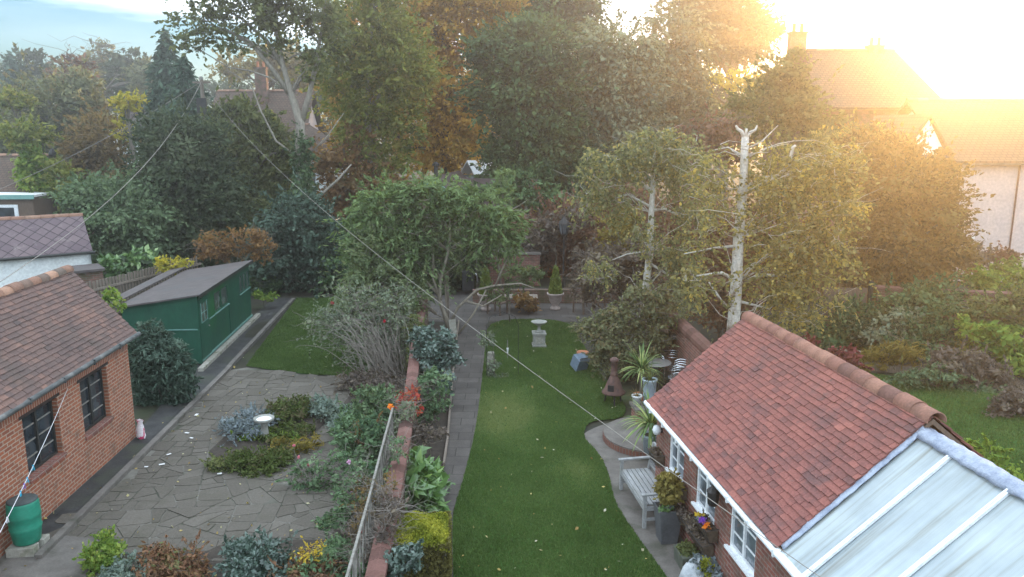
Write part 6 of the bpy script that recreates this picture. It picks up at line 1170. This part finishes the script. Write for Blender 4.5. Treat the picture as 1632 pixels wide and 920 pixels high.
# left garden border
plant('twiggy_shrub', 'wide twiggy half bare shrub leaning over the left lawn', 'shrub', 22.6, [(570, 520, 80, 40), (520, 510, 40, 24), (610, 560, 60, 36), (560, 470, 50, 24), (630, 500, 40, 50), (500, 545, 30, 16)], 'greygreen', cover=0.7, per=50, limbs=110, twigs=330, leaf=0.055, bark='twig', lr=0.014, base=(-3.6, 22.6, 0), tw=0.05)
cn = thing('arching_canes', 'pale bare arching canes spreading over the left lawn edge', 'canes', (-3.5, 21.6, 0)); mb = MB()
for i in range(150):
    a = random.uniform(1.6, 4.9); h_ = random.uniform(0.7, 1.9); r_ = random.uniform(0.5, 2.1); p0 = Vector((random.gauss(0, .35), random.gauss(0, .5), 0)); d = Vector((math.cos(a), math.sin(a), 0)); k_ = random.uniform(0.7, 1.15)
    mb.tube([p0+d*(r_*t)+Vector((random.gauss(0, .03), random.gauss(0, .03), h_*math.sin(math.pi*0.62*k_*t+0.02)*1.05)) for t in np.linspace(0, 1, 8)], [0.011*(1-0.8*t) for t in np.linspace(0, 1, 8)], 4, cap=False)
mb.build('cane_tangle', MT['twig'], cn)
plant('dead_stems', 'dry brown stems among the shrubs between the trellis and the bird bath bed', 'plants', 15.8, [(590, 700, 34, 40), (605, 740, 26, 40), (575, 760, 24, 30)], 'rust', cover=0.5, per=30, limbs=50, twigs=160, leaf=0.04, bark='twig', lr=0.008)
plant('dead_stems', 'dry brown stems hanging over the trellis and the wall at the bottom', 'plants', 11.8, [(585, 800, 26, 50), (570, 880, 40, 40), (620, 780, 14, 30)], 'goldbrown', cover=0.7, per=30, limbs=50, twigs=200, leaf=0.035, bark='twig', lr=0.007)
plant('ceanothus', 'dense dark blue green evergreen shrub beside the party wall', 'shrub', 20.0, [(692, 555, 34, 32), (680, 590, 30, 22), (710, 570, 24, 20), (670, 540, 18, 20)], 'ceanothus', cover=5)
plant('border_shrub', 'leafy green shrub between the patio and the party wall', 'shrub', 17.6, [(590, 685, 46, 40), (620, 660, 34, 34), (565, 670, 30, 26)], 'rose', low=0.9, cover=4.2, limbs=16, leaf=0.06)
plant('border_shrub', 'taller dark leaved shrub against the upper end of the trellis', 'shrub', 16.6, [(600, 640, 40, 26), (632, 690, 22, 44), (580, 720, 34, 30)], 'bay', cover=3.2, limbs=16, leaf=0.06)
plant('border_shrub', 'silver leafed plant at the inner edge of the patio', 'shrub', 17.8, [(530, 650, 28, 16), (548, 672, 22, 16), (512, 640, 16, 12)], 'silver', low=0.5, cover=3.2, leaf=0.05)
plant('border_shrub', 'low dull green plant against the wall on the patio side', 'shrub', 19.5, [(600, 605, 46, 20), (640, 615, 26, 26), (560, 600, 26, 14)], 'purplebrown', low=0.5, cover=3.4, twigs=80, limbs=14, leaf=0.05)
plant('border_shrub', 'grey leaved sprawling plant under the pink roses', 'shrub', 14.5, [(585, 725, 24, 26), (605, 770, 26, 40), (575, 775, 20, 26)], 'greygreen', low=0.5, cover=2.4, limbs=20, twigs=80, leaf=0.05)
plant('border_shrub', 'tangled stems and small leaves beside the trellis foot', 'shrub', 12.5, [(585, 830, 32, 50), (560, 860, 26, 26)], 'purplebrown', low=0.6, cover=2.2, limbs=40, twigs=160, leaf=0.04, bark='twig')
plant('wall_climber', 'twiggy brown climber spilling over the near end of the wall coping', 'climber', 10.8, [(612, 850, 26, 30), (600, 890, 30, 26), (628, 815, 16, 20)], 'purplebrown', cover=1.5, limbs=40, twigs=170, leaf=0.04, bark='twig')
plant('wall_climber', 'mixed green and brown climber trailing along the middle of the wall coping', 'climber', 13.2, [(622, 770, 14, 30), (632, 715, 14, 26), (612, 800, 18, 20)], 'rose', cover=1.1, per=25, limbs=40, twigs=120, leaf=0.04, bark='twig', lr=0.008)
plant('wall_climber', 'grey green climber lying on the coping beside the orange rose', 'climber', 15.5, [(640, 690, 16, 30), (650, 655, 18, 20), (628, 735, 10, 20)], 'greygreen', cover=1.2, limbs=24, twigs=90, leaf=0.045, bark='twig')
plant('wall_climber', 'green climber covering the far end of the wall coping', 'climber', 22, [(660, 580, 20, 30), (664, 530, 16, 30), (655, 610, 20, 16)], 'olive', cover=2.2, limbs=20, twigs=60, leaf=0.055)
plant('virginia_creeper', 'red and yellow leaved creeper on top of the party wall', 'climber', 16.5, [(655, 630, 18, 18), (660, 655, 16, 10), (640, 640, 12, 18)], 'redleaf', cover=1.0, leaf=0.045, twigs=60, limbs=20)
plant('bed_plants', 'mixed green plants in the bed right of the wall', 'plants', 17.8, [(690, 610, 26, 24), (700, 640, 24, 20), (680, 660, 24, 18)], 'rose', cover=2.4, twigs=40)
plant('bed_plants', 'pale woody stems and purple brown plants beside the path', 'plants', 15.6, [(672, 690, 24, 16), (695, 690, 18, 10)], 'purplebrown', cover=2.4, twigs=40)
plant('fern_plant', 'dark green low fern at the path edge near the ceanothus', 'plant', 19.0, [(705, 620, 18, 10), (715, 600, 12, 12)], 'ceanothus', cover=2.6)
plant('spotted_laurel', 'bright green long leaved plant between wall and path', 'shrub', 13.6, [(668, 758, 36, 40), (660, 738, 26, 24), (685, 780, 22, 28)], 'glossy', leaf=0.15, aspect=3.2, low=0.75, cover=6, shell=3, loose=0.6)
# golden clipped hedge block
hd = thing('clipped_hedge', 'square clipped golden hedge beside the wall and path', 'hedge', (-1.40, 11.25, 0), 0.06)
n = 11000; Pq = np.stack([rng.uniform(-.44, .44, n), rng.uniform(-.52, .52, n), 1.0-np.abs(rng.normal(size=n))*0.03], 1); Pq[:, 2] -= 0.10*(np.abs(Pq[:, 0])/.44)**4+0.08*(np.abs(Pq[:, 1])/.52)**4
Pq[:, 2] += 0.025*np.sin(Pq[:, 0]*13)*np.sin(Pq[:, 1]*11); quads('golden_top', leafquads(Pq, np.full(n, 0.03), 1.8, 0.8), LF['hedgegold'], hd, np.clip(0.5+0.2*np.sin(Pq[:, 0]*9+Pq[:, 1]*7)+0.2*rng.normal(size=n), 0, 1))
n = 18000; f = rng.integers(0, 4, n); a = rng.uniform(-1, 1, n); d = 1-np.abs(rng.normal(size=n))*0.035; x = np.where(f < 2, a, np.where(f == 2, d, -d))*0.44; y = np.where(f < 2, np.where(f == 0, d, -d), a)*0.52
quads('shaded_sides', leafquads(np.stack([x, y, rng.uniform(0.02, 0.93, n)], 1), np.full(n, 0.034), 1.8, 0.1), LF['hedgeshade'], hd, np.clip(0.5+0.22*rng.normal(size=n), 0, 1))  # sides use a duller leaf palette, their shade put into the colour
mb = MB(); 
for x_, y_ in ((0, 0), (.2, .25), (-.2, -.25), (.15, -.2)): mb.tube([(0.4*x_, 0.4*y_, 0), (x_, y_, 0.5), (1.2*x_, 1.2*y_, 0.85)], [0.03, 0.02, 0.01], 6)
mb.build('stems', MT['bark_dark'], hd)
def flowers(name, label, spots, size, pal, group, cat='flower'):
    for (u, v, Y), lab in zip(spots, label):
        c = Z(u, v, Y); f = thing(name, lab, cat, c, 0, group); n = 26
        d = unit(rng.normal(size=(n, 3))); quads('petals', leafquads(d*size*0.4*rng.uniform(0.3, 1, n)[:, None], np.full(n, size*0.6), 1.1, 0.2), LF[pal], f, rng.uniform(0, 1, n))
        zz = max(0.15, c.z-0.05); MB().tube([(random.uniform(-.12, .12), random.uniform(-.1, .1), -zz), (0.02, 0, -zz*0.4), (0, 0, 0)], [0.008, 0.006, 0.004], 5).build('stalk', MT['bark'], f)
plant('rose_bush', 'tall thin rose bush with pink blooms at the inner patio edge', 'rose bush', 14.6, [(480, 760, 26, 24), (505, 745, 30, 26), (540, 740, 30, 30), (500, 800, 30, 24), (545, 800, 30, 24)], 'rose', cover=0.8, per=25, limbs=60, twigs=90, leaf=0.045, bark='twig', lr=0.012, tw=0.02)
plant('rose_bush', 'leafy rose bush below the trellis beside the pink rose', 'rose bush', 13.2, [(560, 800, 34, 44), (580, 760, 26, 34), (540, 850, 40, 34), (580, 850, 30, 30)], 'rose', cover=1.3, per=30, limbs=50, twigs=90, leaf=0.045, bark='twig', lr=0.012, tw=0.02)
plant('rose_bush', 'twiggy rose bush in the bottom corner against the wall', 'rose bush', 11.4, [(600, 860, 30, 44), (560, 890, 40, 34), (620, 810, 20, 40), (610, 900, 30, 20)], 'purplebrown', cover=1.2, per=25, limbs=60, twigs=160, leaf=0.04, bark='twig', lr=0.012, tw=0.02)
flowers('rose_bloom', ['small pink rose highest over the heather bed', 'pink rose bud just below the highest pink rose', 'pink rose lowest over the patio paving', 'small deep pink bud right of the low pink rose'], [(468, 710, 14.8), (476, 729, 14.7), (480, 757, 14.6), (491, 741, 14.6)], 0.06, 'flower_pink', 'pink roses over the patio')
flowers('rose_bloom', ['bright pink rose beside the trellis', 'large lilac pink rose below the bright pink one'], [(556, 737, 14.2), (558, 783, 13.6)], 0.09, 'flower_lilac', 'pink roses by the trellis')
flowers('rose_bloom', ['orange rose at the upper end of the trellis'], [(622, 648, 15.4)], 0.12, 'flower_orange', None)
flowers('rose_bloom', ['red rose hip cluster by the twiggy shrub', 'orange red rose over the left lawn'], [(612, 512, 22), (530, 483, 23.5)], 0.10, 'flower_red', None)
flowers('rose_bloom', ['red rose on the wall above the golden hedge corner', 'red rose left of the hedge on the coping', 'red rose lower down the wall coping', 'red rose nearest the bottom edge of the wall'], [(623, 868, 10.6), (612, 872, 10.6), (616, 890, 10.3), (578, 846, 11.6)], 0.07, 'flower_red', 'red roses along the wall')
plant('blue_leaf_shrub', 'blue green shrub in front of the golden hedge at the bottom', 'shrub', 10.2, [(640, 895, 30, 30), (655, 880, 18, 20), (620, 920, 30, 24)], 'ceanothus', cover=3.2, leaf=0.05)
# bottom edge and patio bed
plant('bright_shrub', 'fresh green rounded shrub at the near patio edge', 'shrub', 11.7, [(163, 872, 27, 24)], 'limegreen', low=0.5, cover=5, leaf=0.04)
plant('santolina', 'grey green santolina at the bottom edge', 'shrub', 10.7, [(205, 910, 40, 24), (170, 925, 24, 16)], 'silver', low=0.32, cover=5, leaf=0.035)
plant('sedum_patch', 'red and orange autumn plants at the bottom of the patio', 'plants', 11.1, [(285, 892, 44, 24), (245, 885, 24, 24), (270, 915, 50, 20)], 'sedum', low=0.4, cover=4, leaf=0.04, twigs=60)
plant('evergreen_shrub', 'dark evergreen shrub at the bottom of the patio', 'shrub', 11.1, [(405, 880, 46, 38), (430, 905, 36, 24)], 'ceanothus', low=0.6, cover=5, leaf=0.045)
plant('yellow_daisy_bush', 'yellow flowered bush right of the dark evergreen shrub', 'shrub', 11.0, [(490, 882, 30, 12), (508, 874, 16, 8)], 'flower_yellow', cover=0.45, leaf=0.026, loose=0.7)
plant('daisy_leaves', 'leafy green plants with red flecks below the yellow flowers', 'plants', 10.8, [(480, 900, 40, 30), (530, 905, 34, 30), (450, 920, 30, 16)], 'sedum', low=0.5, cover=3.4, leaf=0.04, twigs=60)
plant('border_mix', 'green and brown leaves filling the bottom bed beside the trellis', 'plants', 10.6, [(540, 880, 34, 34), (580, 900, 30, 30), (505, 915, 40, 14)], 'rose', low=0.6, cover=3.0, leaf=0.045, twigs=60)
plant('lavender', 'silvery blue lavender mound beside the bird bath', 'shrub', 17.6, [(392, 668, 34, 24)], 'lavender', low=0.38, cover=5, leaf=0.045, aspect=3)
plant('heather', 'upright dark green heather behind the bird bath', 'shrub', 18.3, [(460, 648, 30, 18), (483, 642, 16, 14)], 'heather', low=0.42, cover=5, leaf=0.045, aspect=2.6)
plant('heather', 'spreading low heather right of the bird bath', 'plant', 17.0, [(470, 682, 42, 14), (440, 696, 26, 10)], 'heather', low=0.18, cover=4, leaf=0.045, aspect=2.6)
plant('heather', 'rounded green heather mound nearest on the patio', 'plant', 15.6, [(408, 727, 54, 20), (440, 724, 26, 16)], 'heather', low=0.30, cover=5, leaf=0.04, aspect=2.6)
plant('heather', 'dull olive heather at the left tip of the patio bed', 'plant', 15.9, [(360, 730, 30, 16)], 'olive', low=0.24, cover=4, leaf=0.04, aspect=2.6)
plant('dry_grass', 'tuft of pale dry grass behind the nearest heather mound', 'plant', 16.2, [(462, 705, 34, 14), (500, 700, 18, 10)], 'gold', low=0.3, cover=1.6, leaf=0.06, aspect=6)
plant('creeping_plant', 'flat green mat around the bird bath foot', 'plant', 17.2, [(405, 690, 34, 9), (445, 693, 34, 9)], 'limegreen', low=0.12, cover=4, leaf=0.04)
plant('juniper', 'spreading blue green juniper between the outbuilding and the shed', 'shrub', 19.6, [(255, 575, 40, 36), (235, 610, 26, 40), (280, 600, 34, 30), (250, 545, 24, 20), (295, 615, 24, 16), (240, 640, 22, 20), (240, 535, 26, 26), (225, 570, 24, 40), (275, 640, 30, 14)], 'conifer_grey', cover=6, leaf=0.06, aspect=3.2, droop=0.6)

# ---------------------------------------------------------------- haze volume, added to spread a warm glare around the sun
hz = MB().b2((-420, -15, -1.4), (420, 430, 28)).build('haze', newmat('glare_haze')[0]); struct(hz, 'stuff'); hm = hz.data.materials[0].node_tree
v = hm.nodes.new('ShaderNodeVolumePrincipled'); v.inputs['Density'].default_value = HAZE_DENSITY; v.inputs['Color'].default_value = (0.95, 0.93, 0.90, 1); v.inputs['Anisotropy'].default_value = 0.80
hm.links.new(v.outputs[0], [n for n in hm.nodes if n.type == 'OUTPUT_MATERIAL'][0].inputs['Volume'])
print('leaves', NLEAF, 'objects', len(bpy.data.objects))
